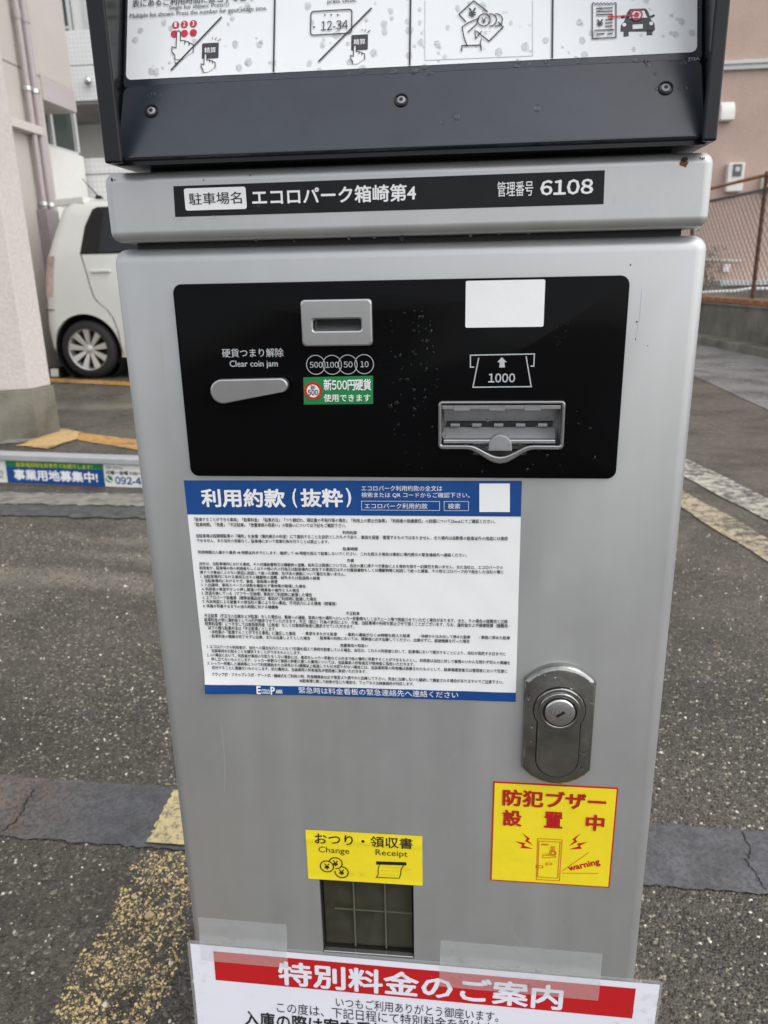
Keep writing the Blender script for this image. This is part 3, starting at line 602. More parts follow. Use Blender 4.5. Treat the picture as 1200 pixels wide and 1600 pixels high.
for sgn in (-1, 1):
    side_panel('window_seal', [(-3.545, 1.150), (-3.49, 1.40), (-3.415, 1.545), (-3.37, 1.566), (-1.95, 1.566), (-1.62, 1.34), (-1.45, 1.15)], M_DARK, 0.003, sgn)
    side_panel('side_window', [(-3.52, 1.168), (-3.468, 1.40), (-3.40, 1.525), (-3.36, 1.545), (-2.74, 1.545), (-2.74, 1.168)], M_CARG, 0.006, sgn)
    side_panel('side_window', [(-2.66, 1.168), (-2.66, 1.545), (-2.0, 1.545), (-1.70, 1.33), (-1.58, 1.168)], M_CARG, 0.006, sgn)
    for x_ in (-3.45, -2.5):
        h_ = MB().box((x_, YC+sgn*0.727-0.022*(1 if sgn < 0 else -0.4), 0.985), (x_+0.19, YC+sgn*0.727+0.022*(0.4 if sgn < 0 else 1), 1.012)).build('door_handle', M_CARW, CR, bevel=0.008)
    seam = [(-3.535, 1.145), (-3.50, 1.0), (-3.475, 0.86), (-3.45, 0.76), (-3.40, 0.70), (-3.34, 0.655), (-3.29, 0.58), (-3.255, 0.45), (-3.245, 0.30), (-3.24, 0.22)]
    sm = MB()
    for (xa, za), (xb, zb) in zip(seam, seam[1:]):
        sm.add([(xa-0.004, yside(za, sgn)+sgn*0.0022, za), (xa+0.005, yside(za, sgn)+sgn*0.0022, za), (xb+0.004, yside(zb, sgn)+sgn*0.0022, zb), (xb-0.003, yside(zb, sgn)+sgn*0.0022, zb)], [(0, 1, 2, 3)])
    sm.build('door_seam', M_DARK, CR)
    for xa in (-2.70, -1.42): MB().add([(xa-0.003, yside(1.14, sgn)+sgn*0.0022, 1.14), (xa+0.004, yside(1.14, sgn)+sgn*0.0022, 1.14), (xa+0.004, yside(0.3, sgn)+sgn*0.0112, 0.3), (xa-0.003, yside(0.3, sgn)+sgn*0.0112, 0.3)], [(0, 1, 2, 3)]).build('door_seam', M_DARK, CR)
    # tail lamp wrapped round the rear corner
    rows = []
    for z in [0.78+0.36*j/10 for j in range(11)]:
        r_ = car_ring(z, 0.008, 12); seg_ = r_[26:39] if sgn < 0 else r_[13:26]
        seg_ = seg_[1:12]; rows.append(seg_)
    mb = MB(); nn = len(rows[0]); mb.add([p_ for r_ in rows for p_ in r_], [(j*nn+i, j*nn+i+1, (j+1)*nn+i+1, (j+1)*nn+i) for j in range(10) for i in range(nn-1)])
    mb.build('tail_lamp', mat('tail_lamp_lens', (0.50, 0.36, 0.33), 0.10, var=0.35, vscale=9), CR, smooth=True)
MB().prism([(-3.80, 6.80, 1.585), (-3.50, 6.76, 1.60), (-3.50, 6.76, 1.665), (-3.82, 6.80, 1.650)], [(-3.80, 7.91, 1.585), (-3.50, 7.95, 1.60), (-3.50, 7.95, 1.665), (-3.82, 7.91, 1.650)]).build('roof_spoiler', M_CARW, CR, bevel=0.012)
MB().prism([(-3.895, 6.85, 1.18), (-3.765, 6.90, 1.53), (-3.74, 6.90, 1.53), (-3.87, 6.85, 1.18)], [(-3.895, 7.86, 1.18), (-3.765, 7.81, 1.53), (-3.74, 7.81, 1.53), (-3.87, 7.86, 1.18)]).build('rear_window', M_CARG, CR)
MB().prism([(-1.40, 6.75, 1.17), (-1.96, 6.86, 1.55), (-2.0, 6.86, 1.55), (-1.44, 6.75, 1.17)], [(-1.40, 7.96, 1.17), (-1.96, 7.85, 1.55), (-2.0, 7.85, 1.55), (-1.44, 7.96, 1.17)]).build('windscreen', M_CARG, CR)
an = MB().tube([at(153, 306, 7.35), at(128, 279, 7.35)], [0.006, 0.003], 6).build('antenna', M_DARK, CR); 
ab = at(154, 307, 7.35); MB().prism([(ab.x-0.05, 7.31, 1.645), (ab.x+0.07, 7.31, 1.645), (ab.x+0.07, 7.39, 1.645), (ab.x-0.05, 7.39, 1.645)], [(ab.x-0.02, 7.335, ab.z+0.01), (ab.x+0.02, 7.335, ab.z+0.01), (ab.x+0.02, 7.365, ab.z+0.01), (ab.x-0.02, 7.365, ab.z+0.01)]).build('antenna_base', M_DARK, CR)
MB().box((-3.86, 6.72, 0.14), (-0.9, 7.99, 0.199)).build('underbody', M_DARK, CR)
side_panel('rear_bumper_seam', [(-3.95, 0.655), (-3.90, 0.66), (-3.86, 0.655), (-3.86, 0.648), (-3.90, 0.652), (-3.95, 0.647)], M_DARK, 0.002)

# ---- small black wheel-lock unit by the wheel
bxp = gnd(88, 590)
WL = thing('wheel_stop_unit', 'small black wheel stop box with pale label by the rear wheel', 'wheel stop', (bxp.x, bxp.y, 0))
MB().prism([(bxp.x-0.06, bxp.y-0.05, 0), (bxp.x+0.07, bxp.y-0.05, 0), (bxp.x+0.07, bxp.y+0.25, 0), (bxp.x-0.06, bxp.y+0.25, 0)], [(bxp.x-0.05, bxp.y-0.04, 0.105), (bxp.x+0.06, bxp.y-0.04, 0.105), (bxp.x+0.06, bxp.y+0.25, 0.105), (bxp.x-0.05, bxp.y+0.25, 0.105)]).build('casing', M_DARK, WL, bevel=0.006)
MB().prism([(bxp.x-0.025, bxp.y-0.0515, 0.018), (bxp.x+0.055, bxp.y-0.0515, 0.018), (bxp.x+0.055, bxp.y-0.0435, 0.092), (bxp.x-0.025, bxp.y-0.0435, 0.092)], [(bxp.x-0.025, bxp.y-0.04, 0.018), (bxp.x+0.055, bxp.y-0.04, 0.018), (bxp.x+0.055, bxp.y-0.038, 0.092), (bxp.x-0.025, bxp.y-0.038, 0.092)]).build('label_plate', mat('pale_green_label', (0.50, 0.55, 0.47), 0.5, var=0.15, vscale=60), WL)

# ---- low barrier with advertising plates
BR = thing('low_sign_barrier', 'low grey barrier beam carrying green and blue advertising plates', 'barrier', (-2, 2.76, 0))
BRF = Frame((0, 2.72, 0), (1, 0, -0.012), (0.012, 0, 1))
M_BEAM = mat('galvanised_beam', (0.42, 0.43, 0.44), 0.42, 0.3, var=0.08, vscale=15)
e0, e1 = Vector((-4.6, 2.72)), Vector((-0.75, 2.72))
def beam(z0_, z1_, y0_, y1_, nm, mt, bv):
    f = lambda x: -0.057*(x+2.1)*0.0-0.0
    s_ = -0.030; zz = lambda x, z: max(0.0, z+s_*(x+1.75))
    lo = [(-4.6, y0_, zz(-4.6, z0_)), (-0.75, y0_, zz(-0.75, z0_)), (-0.75, y1_, zz(-0.75, z0_)), (-4.6, y1_, zz(-4.6, z0_))]; hi = [(x, y, zz(x, z1_)) for x, y in ((-4.6, y0_), (-0.75, y0_), (-0.75, y1_), (-4.6, y1_))]
    return MB().prism(lo, hi).build(nm, mt, BR, bevel=bv)
beam(0.118, 0.152, 2.705, 2.775, 'beam', M_BEAM, 0.008)
beam(0.022, 0.117, 2.730, 2.770, 'plate_backing', M_BEAM, 0.002)
for x_ in (-4.2, -2.9, -1.25): MB().box((x_, 2.735, 0), (x_+0.06, 2.765, 0.10)).build('foot', M_BEAM, BR)
BP = Frame((-1.85, 2.7295, 0.0), (1, 0, -0.030), (0.030, 0, 1))
def bplate(x0, x1, y0, y1, mt, nm):
    a, b_ = BP.uv(x0, y0), BP.uv(x1, y1); return a[0], b_[0]
ua, ub_ = BP.uv(11, 738)[0], BP.uv(162, 742)[0]; uc = BP.uv(330, 745)[0]; u_ = BP.uv(-150, 735)[0]
zt, zm, zb_ = BP.uv(90, 721)[1], BP.uv(90, 731.5)[1], BP.uv(90, 757)[1]
gp = Print(BP).rect(ua, zm+0.0006, ub_, zt).build('green_plate', M_GREEN, BR, 0.001); bpn = Print(BP).rect(ua, zb_, ub_, zm).build('blue_plate', M_BLUE, BR, 0.001)
wp = Print(BP).rect(ub_+0.004, zb_, uc, zt).build('white_plate', M_WHITEP, BR, 0.001); wp2 = Print(BP).rect(u_, zb_, ua-0.003, zt).build('white_plate', M_WHITEP, BR, 0.001)
Print(BP).textpx('駐車場用地を好条件でお借りします!', (25, 724), (144, 731), 7.5, bold=0.01).build('lettering', mat('yellow_print', (0.75, 0.66, 0.02), 0.5), gp, 0.002)
Print(BP).textpx('事業用地募集中!', (22, 741), (153, 746), 17, bold=0.03).build('lettering', M_WHITE, bpn, 0.002)
Print(BP).textpx('お問い合わせは', (165, 730), (192, 731.5), 5).textpx('月曜〜金曜 9:00〜', (165, 738), (222, 740), 6.5, bold=0.02).build('lettering', M_INK, wp, 0.002)
Print(BP).textpx('０９２-４', (180, 750), (221, 752), 12, bold=0.03).build('phone_number', M_BLUE, wp, 0.002)
Print(BP).disc(BP.uv(171, 748.5), 0.017, 20).build('phone_badge', M_GREEN, wp, 0.002); Print(BP).linepx([(167, 745), (170, 750), (175, 752)], 0.006).build('phone_handset', M_WHITE, wp, 0.003)
Print(BP).textpx('N', (1, 738), (5, 738.5), 8).textpx('com', (-8, 745), (5, 746), 4).build('lettering', M_INK, wp2, 0.002)

# ---- retaining wall, bricks and fence on the right
RW = thing('retaining_wall', 'stained concrete retaining wall topped by a row of orange bricks', 'wall', tuple(fp(0, -0.1)))
MB().prism([fp(-9, 0), fp(9, 0), fp(9, -0.2), fp(-9, -0.2)], [fp(-9, 0, 0.484), fp(9, 0, 0.484), fp(9, -0.2, 0.484), fp(-9, -0.2, 0.484)]).build('wall', M_MOSSY, RW, bevel=0.012)
MB().prism([fp(-9, 0.02, 0.462), fp(9, 0.02, 0.462), fp(9, 0.001, 0.462), fp(-9, 0.001, 0.462)], [fp(-9, 0.02, 0.488), fp(9, 0.02, 0.488), fp(9, 0.001, 0.488), fp(-9, 0.001, 0.488)]).build('coping_edge', M_MOSSY, RW, bevel=0.004)
M_BRICK = mat('orange_brick', (0.33, 0.135, 0.06), 0.75, var=0.25, vscale=6, bump=0.3, bscale=80)
bm0 = None
for k in range(26):
    s_ = -2.9+0.255*k
    if bm0 is None:
        mb = MB(); mb.prism([FD*a+FN*b_ for a, b_ in ((-0.098, 0.05), (0.098, 0.05), (0.098, -0.05), (-0.098, -0.05))], [FD*a+FN*b_+Vector((0, 0, 0.062)) for a, b_ in ((-0.098, 0.05), (0.098, 0.05), (0.098, -0.05), (-0.098, -0.05))])
        o = mb.build('brick', M_BRICK, None, bevel=0.008, seg=2); bm0 = o
    else: o = bm0.copy(); COL.objects.link(o)
    attach(o, RW); o.location = fp(s_, -0.07+rg.uniform(-0.006, 0.006), 0.489); o.rotation_euler = (0, 0, rg.uniform(-0.03, 0.03))
FE = thing('chain_link_fence', 'rusty posted chain link fence standing on the retaining wall', 'fence', tuple(fp(0, -0.12)))
M_RUSTP = mat('rusty_post', (0.10, 0.045, 0.028), 0.7, var=0.4, vscale=20, bump=0.3, bscale=150); M_RUSTR = mat('rusty_rail', (0.30, 0.125, 0.045), 0.7, var=0.35, vscale=14, bump=0.3, bscale=150)
M_WIRE = mat('dull_wire', (0.10, 0.09, 0.085), 0.55, 0.4)
for s_ in (-2.8, -0.85, 1.10, 3.05): MB().tube([fp(s_, -0.135, 0.50), fp(s_, -0.135, 1.93)], 0.024, 10).build('post', M_RUSTP, FE, smooth=True)
MB().tube([fp(-4.6, -0.135, 1.895), fp(4.6, -0.135, 1.895)], 0.020, 10).build('top_rail', M_RUSTR, FE, smooth=True)
cl = MB(); s0, s1, zb2, zt2 = -4.5, 4.5, 0.575, 1.74; hgt = zt2-zb2; kx = 1.0
def wire(a, b_, r): cl.tube([a, b_], r, 3, False)
n_ = int((s1-s0+hgt*kx)/0.105)
for sg in (1, -1):
    for k in range(n_):
        a = s0-hgt*kx+k*0.105 if sg > 0 else s0+k*0.105
        cl.tube([fp(a, -0.132-0.003*sg, zb2), fp(a+sg*hgt*kx, -0.132-0.003*sg, zt2)], 0.0022 if sg > 0 else 0.0050, 3, False)
cl.build('chain_link_mesh', M_WIRE, FE, recalc=False)
tw = MB(); 
for k in range(300):
    a = s0+0.03*k; tw.tube([fp(a, -0.132, zt2+(0.018 if k % 2 else -0.018)), fp(a+0.03, -0.132, zt2+(-0.018 if k % 2 else 0.018))], 0.009, 4, False)
tw.build('selvedge_wire', M_WIRE, FE, recalc=False)

# ---- pink house
PH = thing('pink_house', 'dusty pink rendered house with pale string course behind the fence', 'house', (7, 16, 0))
MB().box((2.6, 14.0, 0), (14, 20, 8)).build('wall', M_PINKH, PH)
z0_, z1_ = at(1150, 109, 13.95).z, at(1150, 95, 13.95).z
MB().box((2.59, 13.93, z0_), (14, 13.999, z0_+(z1_-z0_)*0.55)).build('string_course', M_FRAME, PH, bevel=0.01); MB().box((2.59, 13.90, z0_+(z1_-z0_)*0.56), (14, 13.999, z1_)).build('string_course', M_FRAME, PH, bevel=0.01)
a, b_ = at(1122, 190, 13.95), at(1147, 164, 13.95)
prof = [(0, 0), (0, 0.14), (0.03, 0.22), (0.09, 0.29), (0.16, b_.z-a.z), (0.16, 0)]
MB().prism([(a.x, 14-0.16+d_-0.001, a.z+z_) for d_, z_ in prof], [(b_.x, 14-0.16+d_-0.001, a.z+z_) for d_, z_ in prof]).build('vent_hood', M_WHITEP, PH, bevel=0.02)
for (xa, ya, xb, yb) in ((1133, 300, 1164, 254), (1189, 300, 1222, 272)):
    a, b_ = at(xa, ya, 13.9), at(xb, yb, 13.9)
    mbx = MB().box((a.x, 13.86, a.z), (b_.x, 13.998, b_.z)).build('meter_box', M_WHITEP, PH, bevel=0.02)
    w_, h_ = b_.x-a.x, b_.z-a.z
    MB().box((a.x+w_*0.27, 13.850, a.z+h_*0.52), (a.x+w_*0.80, 13.859, a.z+h_*0.95)).build('meter_window', mat('meter_dark', (0.09, 0.10, 0.09), 0.2), mbx)
    MB().box((a.x+w_*0.42, 13.840, a.z+h_*0.70), (a.x+w_*0.68, 13.849, a.z+h_*0.85)).build('meter_dial', M_FRAME, mbx)
a, b_ = at(1129, 425, 13.95), at(1141, 413, 13.95); MB().box((a.x, 13.93, a.z), (b_.x, 13.998, b_.z)).build('socket_box', M_WHITEP, PH, bevel=0.01)
MB().tube([at(1085, 405, 13.95), at(1160, 408, 13.95)], 0.018, 8).build('cable', M_FRAME, PH, smooth=True)
a = at(1120, 441, 13.7); MB().box((3.3, 13.55, 0), (12, 13.99, a.z-0.06)).build('footing', M_MOSSY, PH); MB().box((a.x, 13.5, a.z-0.059), (12, 13.99, a.z+0.03)).build('footing_cap', M_FRAME, PH, bevel=0.01)
HR = thing('garden_pipe', 'pale horizontal pipe running low behind the chain link fence', 'pipe', tuple(at(1150, 455, 11.8)))
MB().tube([at(1075, 458, 11.8), at(1150, 454.5, 11.8), at(1172, 451, 11.8), at(1260, 451, 11.8)], 0.022, 8).build('pipe_run', M_WHITEP, HR, smooth=True)
for px_ in (1090, 1215):
    g_ = at(px_, 454, 11.8); MB().tube([(g_.x, 11.8, 0), (g_.x, 11.8, g_.z)], 0.018, 8).build('pipe_support', M_WHITEP, HR, smooth=True)
yd = MB().prism([fp(-9, -0.201), fp(9, -0.201), (14, 0.5, 0), (14, 13.549, 0), (3.0, 13.549, 0)], [fp(-9, -0.201, 0.40), fp(9, -0.201, 0.40), (14, 0.5, 0.40), (14, 13.549, 0.40), (3.0, 13.549, 0.40)]).build('yard_ground', mat('yard_soil', (0.10, 0.095, 0.08), 0.8, var=0.3, vscale=3)); struct(yd)
# leafy shrub behind the fence corner
sc_ = at(1103, 418, 12.6); SH = thing('shrub', 'small grey green shrub growing behind the fence', 'shrub', (sc_.x, 12.6, 0.4))
MB().tube([(sc_.x, 12.6, 0.40), (sc_.x+0.03, 12.6, 0.7), (sc_.x-0.04, 12.62, 1.05)], [0.02, 0.014, 0.006], 6).build('stem', M_MOSSY, SH)
lf = MB(); q3 = random.Random(21)
for k in range(620):
    c_ = Vector((sc_.x+q3.gauss(0, 0.13), 12.6+q3.gauss(0, 0.13), 0.46+0.75*q3.random()**0.8)); a_ = q3.uniform(0, 6.28); u_ = Vector((math.cos(a_), math.sin(a_), q3.uniform(-0.5, 0.7))).normalized()*q3.uniform(0.025, 0.05); v_ = u_.cross(Vector((q3.uniform(-1, 1), q3.uniform(-1, 1), 1))).normalized()*0.014
    lf.add([c_, c_+u_*0.5+v_, c_+u_, c_+u_*0.5-v_], [(0, 1, 2, 3)])
lf.build('foliage', mat('shrub_leaf', (0.10, 0.115, 0.075), 0.5, var=0.4, vscale=8), SH, recalc=False)
# ================================================================== THE PAYMENT MACHINE
PM = thing('parking_payment_machine', 'silver metal parking payment machine with black coin and bill panel', 'payment machine', (0, 0.15, 0))
D = Frame((0, 0, 0), (1, 0, 0), (0, 0, 1))                      # door front
HF = Frame((0, -0.008, 0), (1, 0, 0), (0, 0, 1))                # header front
AC = 0.0035                                                     # black panel thickness
A = Frame((0, -AC, 0), (1, 0, 0), (0, 0, 1))                    # black panel front
SF = Frame((0.0035, -0.022, 1.0085), (1, 0, 0), (0, 0.023, 0.046))
TF = Frame((0.0035, 0.001, 1.0545), (1, 0, 0), (0, 0.326, 0.945))

body = MB().box((-0.208, 0.062, 0.03), (0.208, 0.34, 0.9485)).build('cabinet_body', M_SILVER, PM, bevel=0.004)
MB().box((-0.19, 0.02, 0.002), (0.19, 0.33, 0.029)).build('plinth', M_RUBBER, PM, bevel=0.003)
door = MB().box((-0.2136, 0, 0.05), (0.2136, 0.06, 0.9503)).build('door', M_SILVER, PM, bevel=0.010, seg=5)
SLOT = (-0.0826, 0.3015, 0.006, 0.3885)                          # change opening
BILL = (0.0312, 0.8052, 0.1188, 0.8362)
COIN = (-0.0622, 0.8905, -0.0272, 0.8986)
cut(door, [MB().box((SLOT[0], -0.02, SLOT[1]), (SLOT[2], 0.052, SLOT[3])), MB().box((BILL[0], -0.02, 0.797), (BILL[2], 0.03, BILL[3])), MB().box((COIN[0], -0.02, COIN[1]), (COIN[2], 0.02, COIN[3]))])
MB().box((-0.196, 0.010, 0.9504), (0.196, 0.29, 0.9545)).build('rubber_gasket', M_RUBBER, PM)
header = MB().box((-0.2096, -0.008, 0.9546), (0.2096, 0.31, 1.0015)).build('header', M_SILVER, PM, bevel=0.0075, seg=5)

# ---- header label
STR = [HF.uv(*p) for p in ((274, 339), (943, 319), (945, 266), (271, 291))]
strip = Print(HF).poly(STR).build('name_strip', M_STRIP, PM, 0.0003)
bx = HF.uv(289, 312); b2 = HF.uv(385, 308)
Print(HF).poly(rrect(bx[0], 0.9748, b2[0], 0.9893, 0.0016)).build('white_badge', M_WHITE, strip, 0.0006)
Print(HF).textpx('駐車場名', (296, 312), (378, 308), 19, bold=0.006).build('lettering', M_INK, strip, 0.0009)
Print(HF).textpx('エコロパーク箱崎第4', (394, 308), (650, 301), 27, bold=0.022).build('lettering', M_WHITE, strip, 0.0006)
Print(HF).textpx('管理番号', (777, 296), (833, 294), 24, bold=0.008).build('lettering', M_WHITE, strip, 0.0006)
Print(HF).textpx('６１０８', (844, 294), (927, 291), 24, bold=0.026).build('lettering', M_WHITE, strip, 0.0006)
rng = random.Random(3)
def blot(fr, c, r, n=14, seed=0, sx=1, sy=1):
    q = random.Random(seed); return [(c[0]+r*sx*q.uniform(0.6, 1.15)*math.cos(2*math.pi*k/n), c[1]+r*sy*q.uniform(0.6, 1.15)*math.sin(2*math.pi*k/n)) for k in range(n)]
c = HF.uv(1069, 250)
Print(HF).poly(blot(HF, (c[0], c[1]-0.0015), 0.0030, seed=2, sx=0.9, sy=1.2)).build('rust_stain', M_RUST, header, 0.0002)
Print(HF).poly(blot(HF, c, 0.0024, seed=5, sy=0.8)).build('rust_pit', M_RUSTDARK, header, 0.0004)
pp = Print(HF)
for x, y, r in ((1094, 247, .0005), (1097, 248, .0006), (1100, 247, .0005), (175, 281, .0009), (180, 281, .0005), (391, 254+20, .0005), (318, 282, .0004), (462, 262, .0005), (702, 252, .0006), (745, 256, .0004)):
    pp.poly(blot(HF, HF.uv(x, y), r, 7, seed=x, sy=1.6))
pp.build('paint_chips', M_RUSTDARK, header, 0.0002)
pp = Print(D)
for x, y, r in ((985, 414, .0006), (995, 503, .0006), (993, 530, .0004), (660, 455, .0003), (1012, 540, .0004), (700, 1300, .0004), (390, 1180, .0003), (880, 1440, .0004), (300, 600, .0004)):
    pp.poly(blot(D, D.uv(x, y), r, 7, seed=x, sy=1.5))
pp.build('paint_chips', M_RUSTDARK, door, 0.0002)

sc_p = Print(D)
for pts in (((791, 1436), (803, 1458), (816, 1478)), ((1003, 452), (1000, 490), (994, 528)), ((345, 1130), (352, 1190), (351, 1240)), ((700, 1190), (716, 1172)), ((985, 860), (979, 930), (980, 960)), ((250, 520), (256, 600)), ((430, 1240), (447, 1228), (462, 1226))): sc_p.linepx(pts, 0.00025)
stuff(sc_p.build('scratches', M_PALEINK, door, 0.0002))

# ---- hood with slanted display
xl0, xl1, xr1, xr0 = -0.1965, -0.1915, 0.1985, 0.2030
for a, b, lip in ((xl0, xl1, -0.1840), (xr1, xr0, 0.1940)):     # side cheeks with a narrow turned-in front lip
    lo_, hi_ = min(a, b, lip), max(a, b, lip); left = lip > b
    ft = [(a, -0.029), (lip, -0.029), (lip, -0.0245), (b, -0.0245), (b, 0.30), (a, 0.30)] if left else [(lip, -0.029), (b, -0.029), (b, 0.30), (a, 0.30), (a, -0.0245), (lip, -0.0245)]
    MB().prism([(x, y, 1.0045) for x, y in ft], [(x, y, 1.40) for x, y in ft]).build('hood_cheek', M_BLACKPL, PM, bevel=0.0015)
MB().box((xl1+0.0005, 0.13, 1.0045), (xr1-0.0005, 0.298, 1.395)).build('hood_back', M_BLACKPL, PM, bevel=0.003)
MB().box((xl0-0.002, -0.035, 1.4005), (xr0+0.002, 0.305, 1.425)).build('hood_roof', M_BLACKPL, PM, bevel=0.006)
MB().box((xl1+0.0005, -0.018, 1.0040), (xr1-0.0005, 0.12, 1.0078)).build('hood_floor', M_BLACKPL, PM)
MB().box((-0.18, 0.01, 1.0016), (0.185, 0.28, 1.0039)).build('hood_gasket', M_RUBBER, PM)
hw = 0.1944
sl_ = math.hypot(0.023, 0.046)
lower = plate(SF, rrect(-hw, 0.0, hw, sl_+0.004, 0.006), -0.005, 0.0, 0.0012).build('lower_bezel', M_BEZEL, PM)
disp = plate(TF, rrect(-hw, 0.0012, hw, 0.345, 0.004), -0.005, -0.0006, 0.0008).build('display_panel', M_BEZEL, PM)
T = Frame(TF.w(0, 0, -0.0006), TF.u, TF.v)
ub = [T.uv(*p) for p in ((197, 125), (1089, 82))]
vb = (ub[0][1]+ub[1][1])/2
sheet = Print(T).poly(rrect(ub[0][0], vb, ub[1][0], 0.325, 0.004)).build('instruction_sheet', M_WHITESHEET, disp, 0.0003)
ink = Print(T); grey = Print(T); rose = Print(T); wt = Print(T); faint = Print(T)
def dv(x, y):   # divider line down to the sheet's bottom
    u, v = T.uv(x, y); ink.rect(u-0.0006, vb, u+0.0006, 0.10); 
for x, y in ((429, 60), (641, 50), (863, 45)): dv(x, y)
ink.textpx('表にあるご利用時間に該当する番号', (208, 6), (398, -3), 13, bold=0.01)
ink.textpx('Single fee shown: Press①', (265, 14), (359, 9), 9, bold=0.006)
ink.textpx('Multiple fee shown: Press the number for your usage time.', (204, 27), (418, 15.5), 9, bold=0.006)
ink.textpx('press settle.', (512, 5), (558, 2), 9, bold=0.006)
ink.linepx([(268, 111), (347, 28)], 0.0011); ink.linepx([(498, 98), (581, 14)], 0.0011)
for k, (x, y) in enumerate(((275, 40), (288.5, 39), (302.5, 38))):
    rose.disc(T.uv(x, y), 0.0026); wt.textpx(str(k+1), (x-1.8, y), (x+1.8, y), 7.5, bold=0.02)
for x, y in ((273, 54), (288.5, 53), (302.5, 52)): rose.disc(T.uv(x, y), 0.0026)
def pointing_hand(x, y, s):
    """outline of a hand whose index finger points up at x,y"""
    P_ = [(-6, 50), (-6, 42), (-11, 36), (-11, 28), (-4, 30), (-3, 4), (0, 1), (3, 4), (3, 18), (10, 18), (10, 24), (11, 19), (17, 20), (17, 26), (18, 22), (24, 24), (24, 38)]
    ink.linepx([(x+a*s, y+b*s) for a, b in P_], 0.0006)
    wt.px(*[(x+a*s, y+b*s) for a, b in ((-4, 30), (-3, 4), (0, 1), (3, 4), (3, 18), (23, 24), (23, 36), (6, 48), (-6, 48), (-11, 34))])
pointing_hand(280, 48, 0.95)
ink.linepx([(274, 97), (275, 101), (287, 93)], 0.0005)
for x, y in ((329, 80), (562, 67)):
    grey.poly(rrect(T.uv(x-13, y)[0], T.uv(x, y+12)[1], T.uv(x+13, y)[0], T.uv(x, y-12)[1], 0.0008))
    pointing_hand(x-7, y+4, 0.62)
    wt.textpx('精算', (x-9, y), (x+9, y-1), 9, bold=0.01)
    for q in ((8, -16, 10, -20), (12, -14, 17, -18), (4, -17, 4, -20)): ink.linepx([(x+q[0], y+q[1]), (x+q[2], y+q[3])], 0.0005)
ink.line(rrect(T.uv(486, 36)[0], T.uv(518, 55)[1], T.uv(550, 35)[0], T.uv(518, 18)[1], 0.002), 0.0008, True)
for x in (508, 518, 528): ink.disc(T.uv(x, 25), 0.0006, 8)
ink.disc(T.uv(491, 44), 0.0007, 8)
ink.textpx('１２-３４', (502, 42), (544, 40), 15, bold=0.008)
# bills and coins in a hand
ink.linepx([(717, 24), (740, 3), (762, 20)], 0.0008); ink.linepx([(717, 24), (728, 36)], 0.0008); ink.linepx([(778, 36), (786, 44), (764, 66), (744, 50)], 0.0008)
ink.textpx('¥', (732, 23), (744, 20), 15, bold=0.02)
for x in (756, 766, 775): ink.ring(T.uv(x, 33), 0.0041, 0.0007, 20, -100 if x > 757 else 0, 100 if x > 757 else 360)
ink.textpx('¥', (752, 34), (760, 33), 10, bold=0.01)
ink.linepx([(730, 74), (725, 60), (722, 44), (730, 38), (748, 30), (744, 40), (731, 52)], 0.0007); ink.linepx([(742, 48), (743, 62), (753, 50)], 0.0006)
ink.linepx([(721, 82), (722, 73), (751, 72), (752, 81)], 0.0008); ink.linepx([(752, 62), (750, 72)], 0.0006)
for a, b in (((664, 95), (664, 2)), ((832, 88), (832, 2)), ((664, 95), (832, 88))): faint.linepx([a, b], 0.0004)
# receipt and car
ink.linepx([(925, 7), (925, 62), (962, 60), (962, 6)], 0.0007)
ink.linepx([(925, 7)] + [(925+37*k/14, 6 if k % 2 else 9) for k in range(1, 14)] + [(962, 6)], 0.0005)
for a, b, y in ((931, 957, 15), (931, 957, 20), (931, 957, 25), (945, 957, 33), (945, 957, 38), (945, 957, 43), (928, 959, 49), (932, 944, 55), (948, 957, 55)): ink.linepx([(a, y), (b, y-1)], 0.0007)
ink.textpx('¥', (932, 38), (942, 37), 11, bold=0.03)
grey.px((969, 50), (970, 40), (975, 34), (980, 20), (984, 15), (1008, 14), (1012, 18), (1017, 32), (1022, 37), (1023, 47), (1020, 50))
grey.px((974, 58), (974, 50), (982, 50), (982, 57)); grey.px((1010, 56), (1010, 48), (1019, 48), (1019, 55)); grey.px((969, 26), (975, 24), (977, 28), (971, 30)); grey.px((1015, 26), (1022, 23), (1023, 26), (1017, 29))
wt.px((983, 30), (986, 19), (1006, 18), (1011, 29)); wt.disc(T.uv(975, 40), 0.0013, 12); wt.disc(T.uv(1017, 38), 0.0013, 12); wt.px((988, 47), (988, 40), (1004, 39), (1004, 46))
rose2 = Print(T); rose2.ring(T.uv(994, 25), 0.0034, 0.0009, 20); rose2.disc(T.uv(994, 25), 0.0016, 14); rose2.linepx([(956, 28), (990, 26)], 0.0008); rose2.px((948, 28), (957, 24), (957, 32))
faint.build('panel_outline', M_PALEINK, sheet, 0.0006)
rose.build('red_buttons', M_ROSE, sheet, 0.0006); stuff(grey.build('icon_fill', M_GREYINK, sheet, 0.0006))
